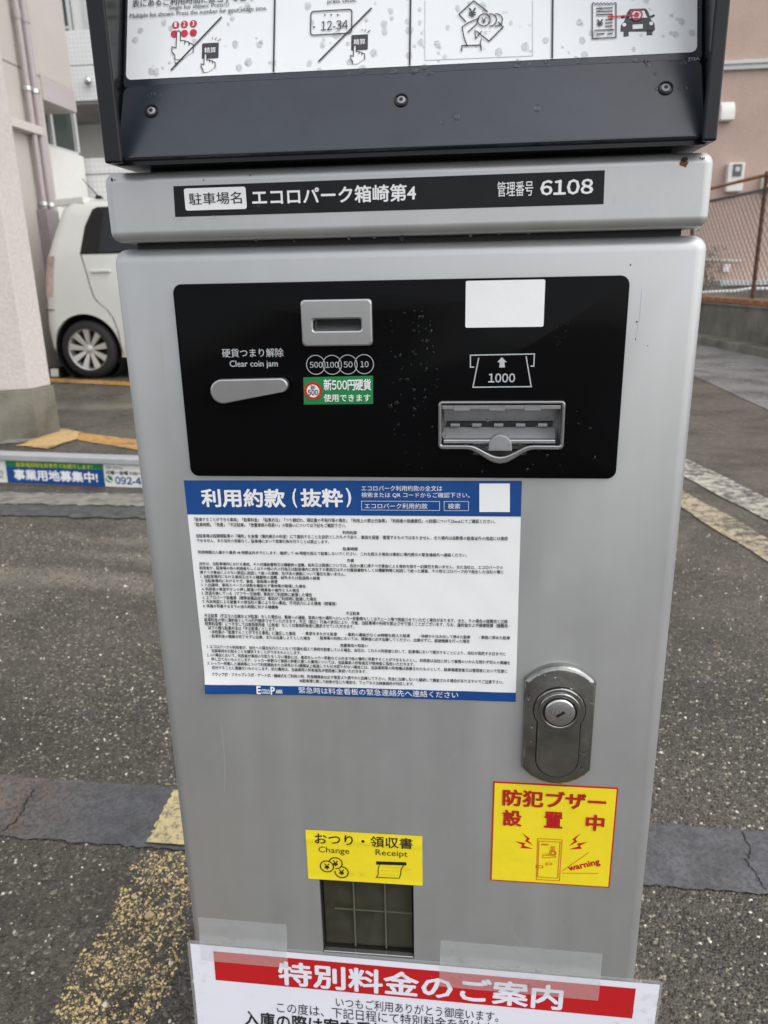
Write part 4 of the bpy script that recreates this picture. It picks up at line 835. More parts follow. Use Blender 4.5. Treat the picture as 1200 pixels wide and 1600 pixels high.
# hands are white shapes outlined in black, above the button fills
stuff(wt.build('icon_white', M_WHITE, sheet, 0.0009)); ink.build('lettering', M_GREYINK, sheet, 0.0012); rose2.build('red_arrow', M_ROSE, sheet, 0.0014)
Print(T).textpx('EI3A', (1076, 93), (1093, 92), 5, bold=0.01).build('lettering', M_PALEINK, disp, 0.0003)
S = Frame(SF.w(0, 0, 0), SF.u, SF.v)
for x, y in ((237, 174), (627, 157), (1040, 138)):
    u, v = S.uv(x, y)
    ring = [(u+0.0048*math.cos(2*math.pi*k/24), v+0.0048*math.sin(2*math.pi*k/24)) for k in range(24)]
    hole = [(u+0.0038*math.cos(2*math.pi*k/24), v+0.0038*math.sin(2*math.pi*k/24)) for k in range(24)]
    sc = plate(S, ring, 0.0001, 0.0010, 0.0003, hole).build('screw', M_BLACKPL, PM, smooth=True)
    plate(S, [(u+(a-u)*0.76, v+(b-v)*0.76) for a, b in hole], 0.0001, 0.0012, 0.0006).build('screw_head', M_DARKMETAL, sc, smooth=True)
    Print(S).poly([(u+0.0014*math.cos(math.pi*k/3+0.4), v+0.0014*math.sin(math.pi*k/3+0.4)) for k in range(6)]).build('hex_socket', M_INK, sc, 0.0015)

# ---- black control panel
pan = plate(D, rrect(-0.1674, 0.7790, 0.1614, 0.9250, 0.0065), 0.0002, AC, 0.0012).build('control_panel', M_ACRYL, PM, smooth=True)
cut(pan, [MB().box((COIN[0], -0.02, COIN[1]), (COIN[2], 0.02, COIN[3])), MB().box((BILL[0], -0.02, BILL[1]), (BILL[2], 0.03, BILL[3])), MB().box((0.055, -0.02, 0.797), (0.095, 0.03, BILL[1]+0.001))])
ring_pts = Print(A)
for x, y in ((493.5, 570), (519, 570), (543.5, 569.5), (569, 569)): ring_pts.ring(A.uv(x, y), 0.0070, 0.0005, 36)
for s_, x0, x1, y in (('５００', 484, 504, 570), ('１００', 509, 529, 570), ('５０', 537, 551, 569.5), ('１０', 563, 576, 569)): ring_pts.textpx(s_, (x0, y), (x1, y), 9.5, bold=0.006)
stuff(ring_pts.build('coin_marks', M_PALEINK, pan, 0.0002))
Print(A).textpx('硬貨つまり解除', (347, 552), (443, 550.5), 14, bold=0.006).build('lettering', M_PALEINK, pan, 0.0002)
Print(A).textpx('Clear coin jam', (359, 570), (434, 569), 13, bold=0.006).build('lettering', M_PALEINK, pan, 0.0002)
ic = Print(A)
ic.linepx([(741, 573.5), (735, 573.5), (735, 555), (835, 553), (834, 572), (829, 572)], 0.0008)
ic.linepx([(748, 559), (739, 605), (830, 604), (822, 557)], 0.0008)
ic.px((784, 558), (777, 566), (781, 566), (780, 574), (789, 574), (788, 566), (792, 566))
ic.textpx('１０００', (763, 591), (805, 590), 14.5, bold=0.02)
ic.build('lettering', M_PALEINK, pan, 0.0002)
w4 = [A.uv(*p) for p in ((727, 512), (849, 511.5), (851, 436.5), (728, 438.5))]
plate(A, rrect(w4[0][0], w4[0][1], w4[1][0], w4[2][1], 0.0012), 0.0001, 0.0006).build('blank_label', M_PAPER, pan)
# coin slot
cp = [A.uv(*p) for p in ((474, 541), (582, 466))]
outer = rrect(cp[0][0], cp[0][1], cp[1][0], cp[1][1], 0.0030, 6); inner = rrect(COIN[0], COIN[1], COIN[2], COIN[3], 0.0018, 6)
cs = plate(A, outer, 0.0001, 0.0045, 0.0013, inner).build('coin_slot_plate', M_STEEL, PM, smooth=False)
MB().prism([D.w(COIN[0], COIN[1], -0.008), D.w(COIN[0], COIN[1], AC+0.003), D.w(COIN[0], COIN[1]+0.0046, -0.008)], [D.w(COIN[2], COIN[1], -0.008), D.w(COIN[2], COIN[1], AC+0.003), D.w(COIN[2], COIN[1]+0.0046, -0.008)]).build('coin_ramp', mat('ramp_steel', (0.75, 0.75, 0.76), 0.3, 0.9), cs)
MB().box((COIN[0], 0.008, COIN[1]), (COIN[2], 0.010, COIN[3])).build('coin_slot_recess', M_INK, cs)
# green coin sticker
gs = Print(A).poly([A.uv(*p) for p in ((475, 632), (583, 631), (583, 587), (474, 589.5))]).build('coin_sticker', M_GREEN, pan, 0.0004)
c = A.uv(489.5, 610.5)
Print(A).textpx('新５００円硬貨', (506, 602), (580, 600), 18, bold=0.02).build('lettering', M_WHITE, gs, 0.0007)
Print(A).textpx('使用できます', (506, 622), (579, 621), 12, bold=0.012).build('lettering', M_WHITE, gs, 0.0007)
Print(A).disc(c, 0.0049).build('white_disc', M_WHITE, gs, 0.0007)
Print(A).ring(c, 0.0058, 0.0019, 30).build('red_ring', M_RED, gs, 0.0009)
Print(A).textpx('新', (485.5, 605), (493.5, 605), 7, bold=0.01).build('lettering', M_INK, gs, 0.0010)
Print(A).textpx('５００', (481.5, 613), (497.5, 613), 9, bold=0.02).build('lettering', M_INK, gs, 0.0010)
# coin release lever
c1, r1, c2, r2 = A.uv(352, 609.5), 0.0092, A.uv(443, 599.5), 0.0053
d = Vector(c2)-Vector(c1); ang = math.atan2(d.y, d.x); off = math.acos((r1-r2)/d.length)
lev = [(c1[0]+r1*math.cos(t), c1[1]+r1*math.sin(t)) for t in [ang+off+(2*math.pi-2*off)*k/22 for k in range(23)]] + [(c2[0]+r2*math.cos(t), c2[1]+r2*math.sin(t)) for t in [ang-off+2*off*k/10 for k in range(11)]]
lv = plate(A, lev, 0.0030, 0.0085, 0.0012).build('coin_release_lever', M_STEEL, PM, smooth=False)
plate(A, [(c1[0]+0.006*math.cos(2*math.pi*k/20), c1[1]+0.006*math.sin(2*math.pi*k/20)) for k in range(20)], 0.0001, 0.0030).build('lever_stem', M_BLACKPL, lv, smooth=True)
# bill slot
def bill_loop(x0, z0, x1, z1, r, drop, bw):
    top = rrect(x0, z0, x1, z1, r, 5); cx = (x0+x1)/2; nb = 24; loop = top[:18]
    for k in range(1, nb):
        x = x0+r+(x1-x0-2*r)*k/nb; t = min(1, abs(x-cx)/bw); loop.append((x, z0-drop*(0.5+0.5*math.cos(math.pi*t))))
    return loop + top[18:]
bo = bill_loop(0.0285, 0.8022, 0.1215, 0.8386, 0.0030, 0.0112, 0.026); bi = bill_loop(BILL[0], BILL[1], BILL[2], BILL[3], 0.0016, 0.0085, 0.024)
bz = plate(A, bo, 0.0001, 0.0034, 0.0013, bi).build('bill_slot_bezel', mat('bezel_steel', (0.33, 0.33, 0.335), 0.2, 0.9), PM, smooth=False)
MB().box((BILL[0]-0.001, 0.014, 0.798), (BILL[2]+0.001, 0.016, BILL[3]+0.001)).build('slot_back', M_DARKMETAL, bz)
MB().box((BILL[0], -0.0035, BILL[3]-0.0045), (BILL[2], 0.013, BILL[3]-0.0012)).build('slot_hinge', M_STEEL, bz, bevel=0.0006)
for k in range(3): MB().box((0.040+0.026*k, -0.0046, BILL[3]-0.0052), (0.052+0.026*k, -0.0037, BILL[3]-0.0010)).build('hinge_leaf', M_DARKMETAL, bz, bevel=0.0003)
upper = Frame((0, 0.006, 0.833), (1, 0, 0), (0, -0.35, 1))
MB().prism([(BILL[0]+0.0015, 0.004, 0.8305), (BILL[2]-0.003, 0.004, 0.8305), (BILL[2]-0.003, 0.0105, 0.8205), (BILL[0]+0.0015, 0.0105, 0.8205)], [(BILL[0]+0.0015, 0.006, 0.8312), (BILL[2]-0.003, 0.006, 0.8312), (BILL[2]-0.003, 0.0125, 0.8212), (BILL[0]+0.0015, 0.0125, 0.8212)]).build('shutter', M_DARKMETAL, bz)
MB().box((0.0345, 0.0095, 0.8165), (0.1145, 0.0118, 0.8200)).build('intake_gap', M_INK, bz)
for k in range(5): MB().box((0.0375+0.0164*k, 0.0065, 0.8168), (0.0447+0.0164*k, 0.0108, 0.8193)).build('intake_tooth', M_STEEL, bz, bevel=0.0004)
MB().prism([(BILL[0]+0.001, 0.0090, 0.8160), (BILL[2]-0.0028, 0.0090, 0.8160), (BILL[2]-0.0028, 0.001, 0.8092), (BILL[0]+0.001, 0.001, 0.8092)], [(BILL[0]+0.001, 0.0120, 0.8130), (BILL[2]-0.0028, 0.0120, 0.8130), (BILL[2]-0.0028, 0.003, 0.8060), (BILL[0]+0.001, 0.003, 0.8060)]).build('lower_tray', M_DARKMETAL, bz)
MB().box((BILL[0]+0.001, -0.003, 0.8056), (BILL[2]-0.0028, 0.001, 0.8090)).build('tray_lip', M_STEEL, bz, bevel=0.001)
tt = [(0.075+0.0088*math.cos(math.pi*k/16), 0.8035+0.0095*math.sin(math.pi*k/16)) for k in range(17)] + [(0.0662, 0.8005), (0.0838, 0.8005)]
plate(D, tt, -0.002, AC+0.0016, 0.0010).build('thumb_tab', M_DARKMETAL, bz, smooth=False)

# ---- terms of use sticker, lower left corner lifting a little
TC = Frame((-0.0408, 0, 0.68), (1, 0, 0.0060), (-0.0060, 0, 1))
tl, br_ = TC.uv(287, 750), TC.uv(805, 1095); bl = TC.uv(323.5, 1082); tr = TC.uv(816, 751)
u0, u1, v0, v1 = (tl[0]+bl[0])/2, (tr[0]+br_[0])/2, (bl[1]+br_[1])/2, (tl[1]+tr[1])/2
def lift(u, v):
    a = math.exp(-((u-u0)/0.030)**2-((v-v0)/0.014)**2)*0.0035; b = math.exp(-((u-u0-0.055)/0.016)**2-((v-v0)/0.010)**2)*0.0012
    return a+b+0.0002*math.sin(u*140+v*60)*math.sin(v*95)
surf = lambda p, h: TC.w(p[0], p[1], h+lift(*p)+0.0003)
def grid(fr, a, b, c, d, nu, nv): 
    g = Print(fr)
    for i in range(nu):
        for j in range(nv): g.rect(a+(c-a)*i/nu, b+(d-b)*j/nv, a+(c-a)*(i+1)/nu, b+(d-b)*(j+1)/nv)
    return g
def wobble_surf(o):
    bm = bmesh.new(); bm.from_mesh(o.data); bmesh.ops.remove_doubles(bm, verts=bm.verts[:], dist=1e-6); bm.to_mesh(o.data); bm.free(); o.data.polygons.foreach_set('use_smooth', [True]*len(o.data.polygons)); return o
tcs = wobble_surf(grid(TC, u0, v0, u1, v1, 60, 44).build('terms_sticker', M_PAPER, PM, 0, surf=surf)); tcs['label'] = 'white and blue sticker covered in fine print'
hb = TC.uv(291, 803.5)[1]; fb = TC.uv(560, 1074.5)[1]
for n_, (p, q) in (('title_band', (hb, v1)), ('footer_band', (v0, fb))): wobble_surf(grid(TC, u0-0.00005, p, u1+0.00005, q, 60, 6).build(n_, M_BLUE, tcs, 0.0003, surf=surf))
Print(TC).textpx('利用約款', (315, 778), (446, 777.5), 29, bold=0.028).textpx('(', (457, 778), (464, 778), 30, bold=0.02).textpx('抜粋', (470, 778), (536, 777), 29, bold=0.028).textpx(')', (541, 777), (549, 777), 30, bold=0.02).build('title_lettering', M_WHITE, tcs, 0.0006, surf=surf)
p = Print(TC); p.textpx('エコロパーク利用約款の全文は', (565, 762), (691, 763), 8.5).textpx('検索または QR コードからご確認下さい。', (565, 772.5), (734, 774), 8.5).textpx('エコロパーク利用約款', (570, 790), (668, 790.5), 8.5).textpx('検索', (700, 790.5), (719, 790.5), 8.5)
for a, b in (((565, 782.5), (687, 797)), ((694, 783), (732, 797.5))):
    (x0, z1), (x1, z0) = TC.uv(*a), TC.uv(*b); p.line([(x0, z0), (x1, z0), (x1, z1), (x0, z1)], 0.0003, True)
p.build('search_hint', M_WHITE, tcs, 0.0006, surf=surf)
Print(TC).quadpx(749, 755, 796.5, 799.5).build('blank_square', M_WHITE, tcs, 0.0006, surf=surf)
p = Print(TC)
p.textpx('緊急時は料金看板の緊急連絡先へ連絡ください', (467, 1078), (716, 1084.5), 10, bold=0.004).build('lettering', M_WHITE, tcs, 0.0006, surf=surf)
p = Print(TC)
for s_, x0, x1, y, h in (('E', 401.5, 408.5, 1076.5, 12), ('COLO', 409.5, 422.5, 1078.5, 7), ('P', 423.5, 430.5, 1077.5, 12), ('ARK', 431.5, 442.5, 1079, 6)): p.textpx(s_, (x0, y), (x1, y), h, bold=0.03)
p.build('logo_lettering', M_WHITE, tcs, 0.0006, surf=surf)
FINE = [(304, 811, 774, '「駐車することができる車両」「駐車料金」「駐車方法」「つり銭切れ、領収書の不発行等の場合」「利用上の禁止行為等」「利用者の賠償責任」の詳細についてはwebにてご確認ください。'),
 (305, 819, 541, '「駐車時間」「免責」「不正駐車」「放置車両の取扱い」の取扱いについては下記をご確認下さい。'), (535.5, 831.5, 558, '利用約款'),
 (307, 836.5, 793, '当駐車場は短期間駐車の「場所」を有償（場内掲示の料金）にて提供することを目的としたものであり、車両を保管・管理するものではありません。また場内は自動車の駐車以外の用途には使用'),
 (308, 844, 514.5, 'できません。また当社の承諾なく、駐車場において営業行為を行うことは禁止します。'), (536, 857, 559, '駐車時間'),
 (310, 862, 730, '利用時間は入庫から最長 48 時間以内までとします。継続して 48 時間を超えて駐車しないでください。これを超える場合は事前に場内掲示の緊急連絡先へ連絡ください。'), (542.5, 875, 553.5, '免責'),
 (312, 880, 786, '当社は、当駐車場内における車両、その付属装着物又は積載物の盗難、紛失又は毀損については、当社の責に帰すべき事由による場合を除き一切責任を負いません。また当社は、エコロパークの'),
 (312, 886.7, 787, '利用者が、駐車場の他の利用者もしくはその他の人の行為又は駐車場内に存在する車両又はその付属装着物もしくは積載物等に起因して被った損害、その他エコロパーク内で発生した当社の責に'),
 (313, 893.5, 540, '帰すべき事由によらない原因に起因して被った損害、及び次の損害について責任を負いません。'),
 (314, 900, 500, '1. 当駐車場内における車両又はその積載物の盗難、紛失または毀損等の被害'), (315, 906.5, 434, '2. 当駐車場内におけるケガ、事故、車両等の被害'),
 (315, 913, 478, '3. 入出庫時、車両スペースの状態を確認せず車体等が破損した場合'), (316, 919.5, 468, '4. 利用者の車室ボタンの押し間違いや精算後の操作ミスの場合'),
 (316, 926, 488, '5. 改造を施している（マフラー交換等）車両がご利用時に破損した場合'), (317, 932.5, 495, '6. エアロパーツ装着車（標準装備品含む）車両がご利用時に破損した場合'),
 (317, 939, 526, '7. 天災地変による被害その他当社の責によらない事由、不可抗力による損害（停電等）'), (318, 946, 435, '8. 係員が到着するまでの待ち時間に対する補償等'), (541, 957.5, 562, '不正駐車'),
 (320, 961, 793, '不正駐車（不正な入出庫および駐車）をした場合は、警察への通報、車両の他の場所へのレッカー移動等もしくはチェーン等で施錠させていただく場合があります。また、その場合の諸費用と正規'),
 (320, 967.3, 797, '駐車料金の他に違約金として10万円請求させていただきます。不正（禁止）行為の状況により、今後、当駐車場の利用を禁止させて頂くことがございます。なお、違約金および損害賠償（諸費用・'),
 (321, 973.5, 554, '駐車料金等）につきましては車両使用者（占有者）もしくは車両所有者に請求させていただきます。'), (326, 980, 432, '以下の様な駐車方法は「不正駐車」とします。'),
 (328, 986.3, 462, '・本約款の「駐車することができる車両」に違反した車両'), (474, 989, 527, '・車室をまたがる駐車'), (540, 990.5, 641, '・事前の連絡がなく48時間を超えた駐車'), (655, 993, 735, '・枠線からはみ出して停めた駐車'), (748, 995, 797, '・車路に停めた駐車'),
 (328, 993, 485, '・駐車料金の精算が完了せずに出庫、または出庫しようとした場合'), (497, 996, 734, '・駐車場の利用においては、精算後に必ず出庫してください。出庫せずに、都度精算を行った場合'), (532, 1007.5, 575, '放置車両の取扱い'),
 (324, 1009.5, 790, '1. エコロパークの利用者が、当社への届出を行うことなく7日間を超えて車両を駐車している場合、当社は、これらの利用者に対して、駐車場において掲示することにより、当社が指定する日までに'),
 (331, 1016, 471, '当該車両を引取ることを請求することができるものとします。'),
 (324, 1022.5, 797, '2. 1の場合において、利用者が車両の引取りをしない場合には、車両をレッカー移動などの方法で他の場所に移動することができるものとし、利用者は当社に対して事情のいかんを問わず何らの異議を'),
 (331, 1029, 648, '申し立てないものとします。レッカー移動など車両の移動に要した費用については、当該車両の所有者及び使用者に負担いただきます。'),
 (325, 1035.3, 793, '3. レッカー移動した車両等について利用開始または発見から4週間以上経過しても引き取りがない場合には、当該車両等の所有権は放棄されたものとして、駐車場運営者又は管理者において任意に'),
 (332, 1042, 573, '処分することに異議ないものとします。処分費用は、当該車両の所有者及び使用者に負担いただきます。'),
 (332, 1052, 787, 'フラップ式・フラップレス式・ゲート式・機械式をご利用の時、料金精算後は必ず車室より速やかに出庫して下さい。完全に出庫しないと継続して課金される場合がありますのでご注意下さい。'),
 (468, 1063, 647, '本駐車場に関して紛争が生じた場合は、フェアネス法律事務所が対応します。')]
p = Print(TC)
for x0, y0, x1, s_ in FINE:
    sl2 = 0.003 + (y0-811)/252*0.020
    a = TC.uv(x0, y0); b = TC.uv(x1, y0+sl2*(x1-x0)); hh = TC.uv(x0, y0-3.1)[1]-TC.uv(x0, y0+3.1)[1]
    p.text(s_, (a[0], a[1]), (b[0], a[1]), hh*(0.9 if '「' not in s_ and '（' not in s_ else 1), bold=0.0112, res=1)
p.build('fine_print', M_INK, tcs, 0.0006, surf=surf)

# ---- lock escutcheon
LK = Frame((0.1286, 0, 0.5665), (1, 0, 0), (0, 0, 1))
def lock_loop(w, zs, sag, n=18):
    R_ = (w*w+sag*sag)/(2*sag); a = math.asin(min(1, w/R_)); pts = []
    for k in range(n+1):
        t = a-2*a*k/n; pts.append((R_*math.sin(t), zs+sag-R_+R_*math.cos(t)))
    return pts + [(-x, -z) for x, z in pts]
lk = plate(LK, lock_loop(0.0288, 0.0415, 0.0150), 0.0001, 0.0075, 0.0034).build('lock_plate', M_CHROME, PM, smooth=True)
def keyhole(r, w, zc, zb, n=24):
    a = math.acos(min(1, w/r)); pts = [(r*math.cos(t), zc+r*math.sin(t)) for t in [-a+(math.pi+2*a)*k/n for k in range(n+1)]]
    return pts + [(w*math.cos(t), zb+w*math.sin(t)) for t in [math.pi+math.pi*k/14 for k in range(15)]]
plate(LK, keyhole(0.0217, 0.0182, 0.0168, -0.0300), 0.0070, 0.0078).build('handle_groove', M_INK, lk)
plate(LK, keyhole(0.0208, 0.0173, 0.0168, -0.0300), 0.0070, 0.0092, 0.0010).build('pull_handle', M_CHROME, lk, smooth=False)
cir = lambda r, n=32: [(r*math.cos(2*math.pi*k/n), 0.0168+r*math.sin(2*math.pi*k/n)) for k in range(n)]
plate(LK, cir(0.0172), 0.0092, 0.0112, 0.0009, cir(0.0136)).build('cylinder_ring', M_CHROME, lk, smooth=True)
plate(LK, cir(0.0134), 0.0092, 0.0096).build('cylinder_gap', M_INK, lk)
cy = plate(LK, cir(0.0124), 0.0094, 0.0128, 0.0014).build('lock_cylinder', mat('bright_steel', (0.58, 0.58, 0.57), 0.22, 1.0, bump=0.05, bscale=300), lk, smooth=True)
kp = Print(LK); q = Vector((0.8, 0.6)); e = Vector((-0.6, 0.8)); c = Vector((0.0003, 0.0158))
kp.poly([tuple(c+q*a+e*b) for a, b in ((-0.0040, -0.0011), (0.0040, -0.0011), (0.0040, 0.0011), (-0.0040, 0.0011))]).build('key_slot', M_INK, lk, 0.0130)
kp = Print(LK); kp.line([tuple(c+q*a) for a in (-0.0085, -0.0042)], 0.0005).line([(0.0105*math.cos(2*math.pi*k/30), 0.0185+0.0050*math.sin(2*math.pi*k/30)) for k in range(30)], 0.0004, True)
for k in range(5): kp.line([(-0.006+0.003*k, 0.0165), (-0.0052+0.003*k, 0.0205)], 0.0005)
kp.build('cylinder_engraving', M_DARKMETAL, lk, 0.0130)

# ---- buzzer warning sticker
bq = [D.uv(*p_) for p_ in ((766, 1375), (953, 1388), (966, 1230), (769, 1220))]
BZ = Frame(((bq[0][0]+bq[2][0])/2, 0, (bq[0][1]+bq[2][1])/2), (1, 0, -0.004), (0.004, 0, 1)); hwz, hhz = (bq[2][0]-bq[0][0])/2-0.0002, (bq[2][1]-bq[0][1])/2
bz2 = plate(BZ, rrect(-hwz, -hhz, hwz, hhz, 0.0004, 1), 0.0001, 0.0005).build('warning_sticker', M_RED, PM)
Print(BZ).rect(-hwz+0.0013, -hhz+0.0013, hwz-0.0013, hhz-0.0013).build('yellow_field', M_YELLOW, bz2, 0.0008)
for dx, dz, mt, hgt in ((0.0006, -0.0005, M_INK, 0.0010), (0, 0, M_RED, 0.0013)):
    p = Print(BZ)
    for s_, a, b, h in (('防犯ブザー', (785, 1244), (946, 1252), 26), ('設', (785, 1276), (814, 1277), 25), ('置', (850, 1279), (878, 1280), 25), ('中', (915, 1283), (943, 1285), 25)):
        A_, B_ = BZ.uv(*a), BZ.uv(*b); hh = BZ.uv(a[0], a[1]-h/2)[1]-BZ.uv(a[0], a[1]+h/2)[1]
        p.text(s_, (A_[0]+dx, A_[1]+dz), (B_[0]+dx, B_[1]+dz), hh, bold=0.02)
    p.build('lettering', mt, bz2, hgt)
p = Print(BZ)
for f in (1, -1):
    for bolt in (((815, 1300), (828, 1309), (825, 1312), (833, 1320), (820, 1313), (823, 1309)), ((804, 1313), (821, 1316), (818, 1320), (833, 1325), (813, 1324), (816, 1319))):
        p.px(*[((x if f > 0 else 1722-x), y+(0 if f > 0 else 1)) for x, y in bolt])
p.textpx('warning', (888, 1357), (937, 1346), 12, bold=0.03, rot=True)
p.linepx([(878, 1360), (920, 1330.5)], 0.0005).linepx([(878, 1363), (935, 1363.5)], 0.0005)
for k in range(5): p.linepx([(860, 1321.5+1.5*k), (867, 1322+1.5*k)], 0.0005)
p.build('alarm_marks', M_RED, bz2, 0.0010)
p = Print(BZ)
for lp in (((840, 1309), (878, 1311), (874, 1375), (838, 1373)), ((842, 1313), (875, 1314.5), (871, 1371), (840, 1369)), ((848, 1335), (868, 1336), (868, 1338), (848, 1339)), ((848, 1333), (859, 1333), (859, 1328), (867, 1329), (867, 1334)), ((853, 1347), (862, 1347.5), (862, 1350), (853, 1350)), ((837.5, 1351), (848, 1351.5), (848, 1355), (837.5, 1354.5)), ((846, 1317.5), (856, 1318), (856, 1319.2), (846, 1318.8)), ((861, 1330), (868, 1330), (868, 1334), (861, 1334))): p.linepx(lp, 0.0007, True)
p.build('machine_outline', M_PINKINK, bz2, 0.0010)

# ---- change and receipt sticker
rq = [D.uv(*p_) for p_ in ((482, 1372), (661, 1381.5), (660, 1306), (478, 1297))]
RF = Frame((0, 0, 0), (1, 0, 0), (0, 0, 1))
rw = lambda p_, h: RF.w(p_[0], p_[1], h+0.0004+0.0012*math.exp(-((p_[1]-0.4340)/0.0035)**2)*(0.35+0.65*abs(math.sin(p_[0]*55)))*0.6+max(0, 0.3937-p_[1])*0.06)
rs = wobble_surf(grid(RF, rq[0][0], rq[0][1], rq[2][0], rq[2][1], 40, 24).build('receipt_sticker', M_YELLOW, PM, 0, surf=rw))
p = Print(RF).textpx('おつり・領収書', (492, 1309.5), (645, 1317), 17, bold=0.012).textpx('Change', (498, 1328), (546, 1330), 12).textpx('Receipt', (587, 1332), (637, 1335), 12)
for x, y, a0, a1 in ((511, 1353, 0, 360), (524.5, 1348, -95, 165), (534, 1362, -190, 85)):
    cc = RF.uv(x, y); p.ring(cc, 0.0062, 0.0011, 26, a0, a1); p.textpx('¥', (x-4, y), (x+4, y+0.5), 9, bold=0.02)
p.px((588, 1350), (635, 1351.5), (635, 1346.5), (588, 1345)); p.linepx([(593, 1350), (591, 1358), (591, 1366), (588, 1370), (624, 1371.5), (626, 1366), (627, 1357), (631, 1351)], 0.0008)
for j in range(3):
    for k in range(7): p.disc(RF.uv(598-j+4.2*k, 1353.5+6*j+0.25*k), 0.0003, 6)
p.build('lettering', M_INK, rs, 0.0003, surf=rw)

# ---- change opening
x0, z0, x1, z1 = SLOT
cav = MB(); e = 0.0008
cav.add([(x0+e, 0.003, z0+e), (x1-e, 0.003, z0+e), (x1-e, 0.003, z1-e), (x0+e, 0.003, z1-e), (x0+e, 0.051, z0+e), (x1-e, 0.051, z0+e), (x1-e, 0.051, z1-e), (x0+e, 0.051, z1-e)], [(0, 1, 5, 4), (1, 2, 6, 5), (2, 3, 7, 6), (3, 0, 4, 7), (4, 5, 6, 7)])
cav.build('change_cavity', M_CAVITY, PM, recalc=False)
fl = MB().box((x0+0.002, 0.008, z0+0.004), (x1-0.002, 0.0105, z1-0.001)).build('change_flap', M_SMOKE, PM, bevel=0.0005)
for k in (0.352, 0.690): MB().box((x0+(x1-x0)*k-0.0008, 0.0055, z0+0.004), (x0+(x1-x0)*k+0.0008, 0.0079, z1-0.001)).build('flap_rib', M_RIB, fl, bevel=0.0005)
MB().box((x0+0.012, 0.0068, z0+0.0465), (x1-0.002, 0.0079, z0+0.0475)).build('flap_crossbar', M_RIB, fl)
MB().box((x0+0.001, -0.001, z0+0.0002), (x1-0.001, 0.0045, z0+0.003)).build('opening_sill', M_STEEL, PM, bevel=0.0008)

# ---- water beads
rd = random.Random(11)
def scatter(fr, n, x0, y0, x1, y1, r0, r1, pw=2.0):
    out = []
    for _ in range(n):
        u, v = fr.uv(rd.uniform(x0, x1), rd.uniform(y0, y1)); out.append((u, v, r0+(r1-r0)*rd.random()**pw))
    return out
droplets('water_drops', scatter(T, 260, 200, -60, 1085, 115, 0.0005, 0.0032, 1.6), T, PM, 0.0004, 0.15)
droplets('water_drops', scatter(T, 26, 195, 122, 640, 128, 0.0005, 0.0016)+scatter(T, 26, 620, 95, 1085, 104, 0.0005, 0.0022)+scatter(T, 12, 1088, 0, 1094, 95, 0.0006, 0.0018), T, PM, 0.0001, 0.3)
droplets('water_drops', [(*S.uv(x, y), r) for x, y, r in ((690, 191, .0018), (714, 182, .0028), (840, 169, .0026), (908, 138, .0012), (1025, 138, .0014), (1024, 115, .0013), (1062, 138, .0012), (1072, 138, .0016), (1082, 140, .0011), (240, 146, .002), (250, 147, .0014), (232, 150, .0012))], S, PM, 0.0, 0.22)
droplets('water_drops', scatter(A, 80, 605, 480, 690, 650, 0.0005, 0.0021)+scatter(A, 60, 610, 640, 930, 738, 0.0005, 0.0024)+scatter(A, 14, 585, 540, 620, 600, 0.0004, 0.0012)+scatter(A, 14, 868, 500, 888, 545, 0.0003, 0.0009)+scatter(A, 14, 280, 450, 470, 700, 0.0003, 0.0009), A, PM, 0.0, 0.55)
droplets('water_drops', [(*D.uv(x, y), r) for x, y, r in ((430, 392, .0006), (700, 1420, .0011), (672, 1467, .0015), (672, 1462, .0009), (985, 1285, .0009), (990, 1340, .0008))]+scatter(D, 60, 330, 1100, 980, 1460, 0.0002, 0.0006), D, PM, 0.0, 0.4)
droplets('water_drops', [(*LK.uv(x, y), r) for x, y, r in ((825, 1082, .0022), (905, 1098, .0015), (912, 1100, .0013), (891, 1067, .0013), (904, 1087, .0018), (924, 1090, .0015), (830, 1127, .0012), (828, 1150, .0012), (889, 1180, .0016), (907, 1193, .0018), (855, 1175, .0016), (877, 1144, .0013), (910, 1170, .0012), (866, 1050, .001), (850, 1046, .0009), (915, 1130, .0009))], LK, PM, 0.0085, 0.4)
droplets('water_drops', scatter(Frame((0, 0.008, 0), (1, 0, 0), (0, 0, 1)), 46, 515, 1420, 640, 1482, 0.0003, 0.0013), Frame((0, 0.008, 0), (1, 0, 0), (0, 0, 1)), PM, 0.0002, 0.4)
RD = Frame((0, -0.0008, 0), (1, 0, 0), (0, 0, 1))
droplets('water_drops', [(*RD.uv(x, y), r) for x, y, r in ((551, 1364, .002), (566, 1366, .0016), (579, 1352, .0012), (633, 1357, .0018), (640, 1358, .0014), (634, 1373, .001), (637, 1312, .001))], RD, PM, 0.0004, 0.35)
HD = Frame((0, -0.0015, 0), (1, 0, 0), (0, 0, 1))
hang = [(*HD.uv(x, y), r) for x, y, r in ((628, 371, .0022), (545, 371, .0016), (585, 369, .0015), (690, 365, .0014), (735, 366, .0018), (780, 363, .0016), (826, 362, .0014), (870, 359, .0016), (905, 358, .0012), (1090, 356, .002), (460, 375, .0012), (400, 375, .0010))]
droplets('water_drops', hang, HD, PM, 0.0, 0.9)
droplets('water_drops', [(*HF.uv(x, y), r) for x, y, r in ((282, 341, .0014), (333, 338, .0016), (883, 315, .0010), (404, 322, .0022), (318, 278, .0008), (400, 279, .0007))], HF, PM, 0.0004, 0.4)

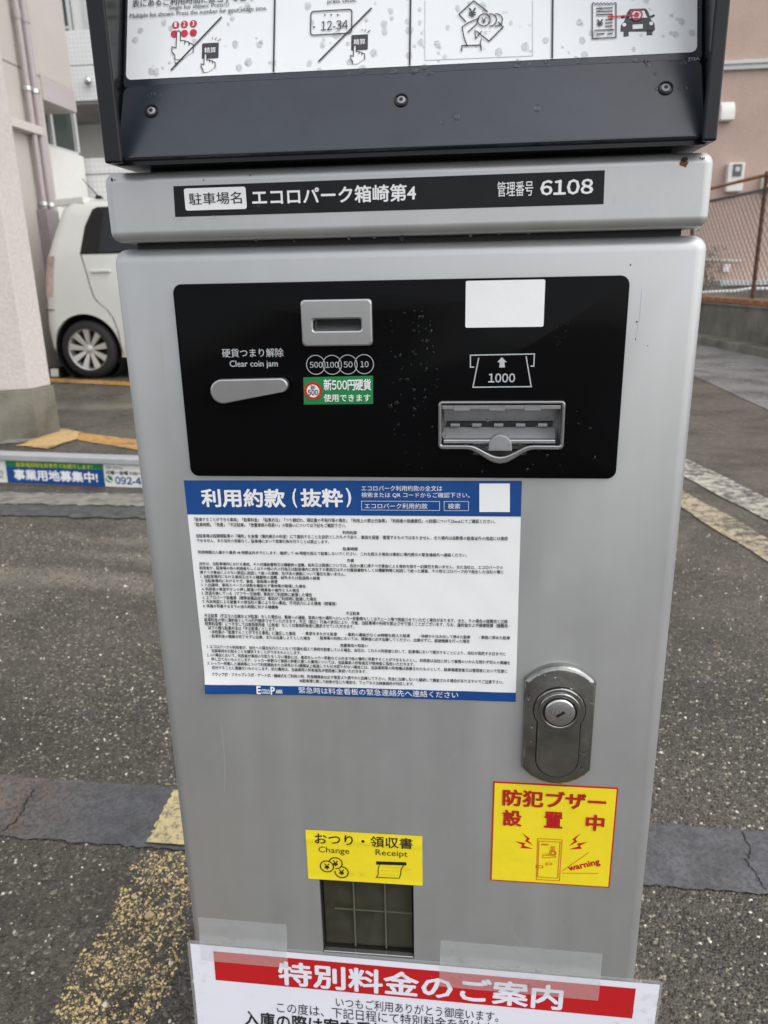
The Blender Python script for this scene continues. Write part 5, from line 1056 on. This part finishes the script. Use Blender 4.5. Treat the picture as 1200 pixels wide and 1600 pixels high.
# ================================================================== THE TAPED NOTICE
NT = thing('laminated_notice', 'laminated white paper notice with red title band taped to the machine', 'notice', (0, -0.002, 0.03))
NH = 0.0014
nf = Frame((0, -NH, 0), (1, 0, 0), (0, 0, 1)); a, b = nf.uv(292, 1469), nf.uv(1036, 1534)
sl3 = (b[1]-a[1])/(b[0]-a[0])
N = Frame(nf.w(a[0], a[1]), (1, 0, sl3), (-sl3, 0, 1)); NW = (Vector(b)-Vector(a)).length
plate(N, rrect(0, -0.285, NW, 0, 0.004), -0.0005, 0.0, 0).build('laminate_film', M_LAMI, NT)
pz = N.uv(298, 1474.5); pe = N.uv(1033, 1538)
paper = Print(N).rect(pz[0]-0.0005, -0.279, pe[0]-0.0012, -0.0036).build('paper_sheet', M_NOTICE, NT, 0.0003)
rb = [N.uv(*p_) for p_ in ((333, 1486), (338, 1531), (993, 1543.5), (988, 1590))]
Print(N).rect((rb[0][0]+rb[1][0])/2, (rb[1][1]+rb[3][1])/2, (rb[2][0]+rb[3][0])/2, (rb[0][1]+rb[2][1])/2).build('red_band', M_RED, paper, 0.0006)
Print(N).textpx('特別料金のご案内', (435, 1521), (880, 1556), 38, bold=0.026).build('title_lettering', M_NOTICE, paper, 0.0009)
Print(N).textpx('いつもご利用ありがとう御座います。', (525, 1565.5), (779, 1587.5), 16).textpx('この度は、下記日程にて特別料金を設けさせて', (433, 1575), (806, 1606), 17).textpx('入庫の際は案内看板', (382, 1590.5), (606, 1610), 24, bold=0.018).build('lettering', M_INK, paper, 0.0007)
for k, (x0_, y0_, x1_, y1_, x2_, y2_) in enumerate(((309, 1436, 447, 1444, 451, 1511), (688, 1470.5, 942, 1491.5, 936, 1562))):
    a, b, c = N.uv(x0_, y0_), N.uv(x1_, y1_), N.uv(x2_, y2_)
    def tsurf(p_, h): return N.w(p_[0], p_[1], h + (0.0012 if p_[1] < 0.001 else max(-0.0010, 0.0012-0.0022*(p_[1]-0.001)/0.006)))
    wobble_surf(grid(N, a[0], c[1], b[0], (a[1]+b[1])/2, 14, 24).build('tape_strip', M_TAPE, NT, 0, surf=tsurf))
droplets('water_drops', scatter(N, 24, 320, 1448, 445, 1480, 0.0007, 0.0024)+scatter(N, 44, 695, 1480, 930, 1540, 0.0007, 0.0026)+scatter(N, 18, 298, 1490, 330, 1600, 0.0006, 0.0019)+scatter(N, 18, 985, 1550, 1030, 1598, 0.0007, 0.0024)+scatter(N, 44, 340, 1500, 980, 1600, 0.0005, 0.0018), N, NT, 0.0014, 0.6)
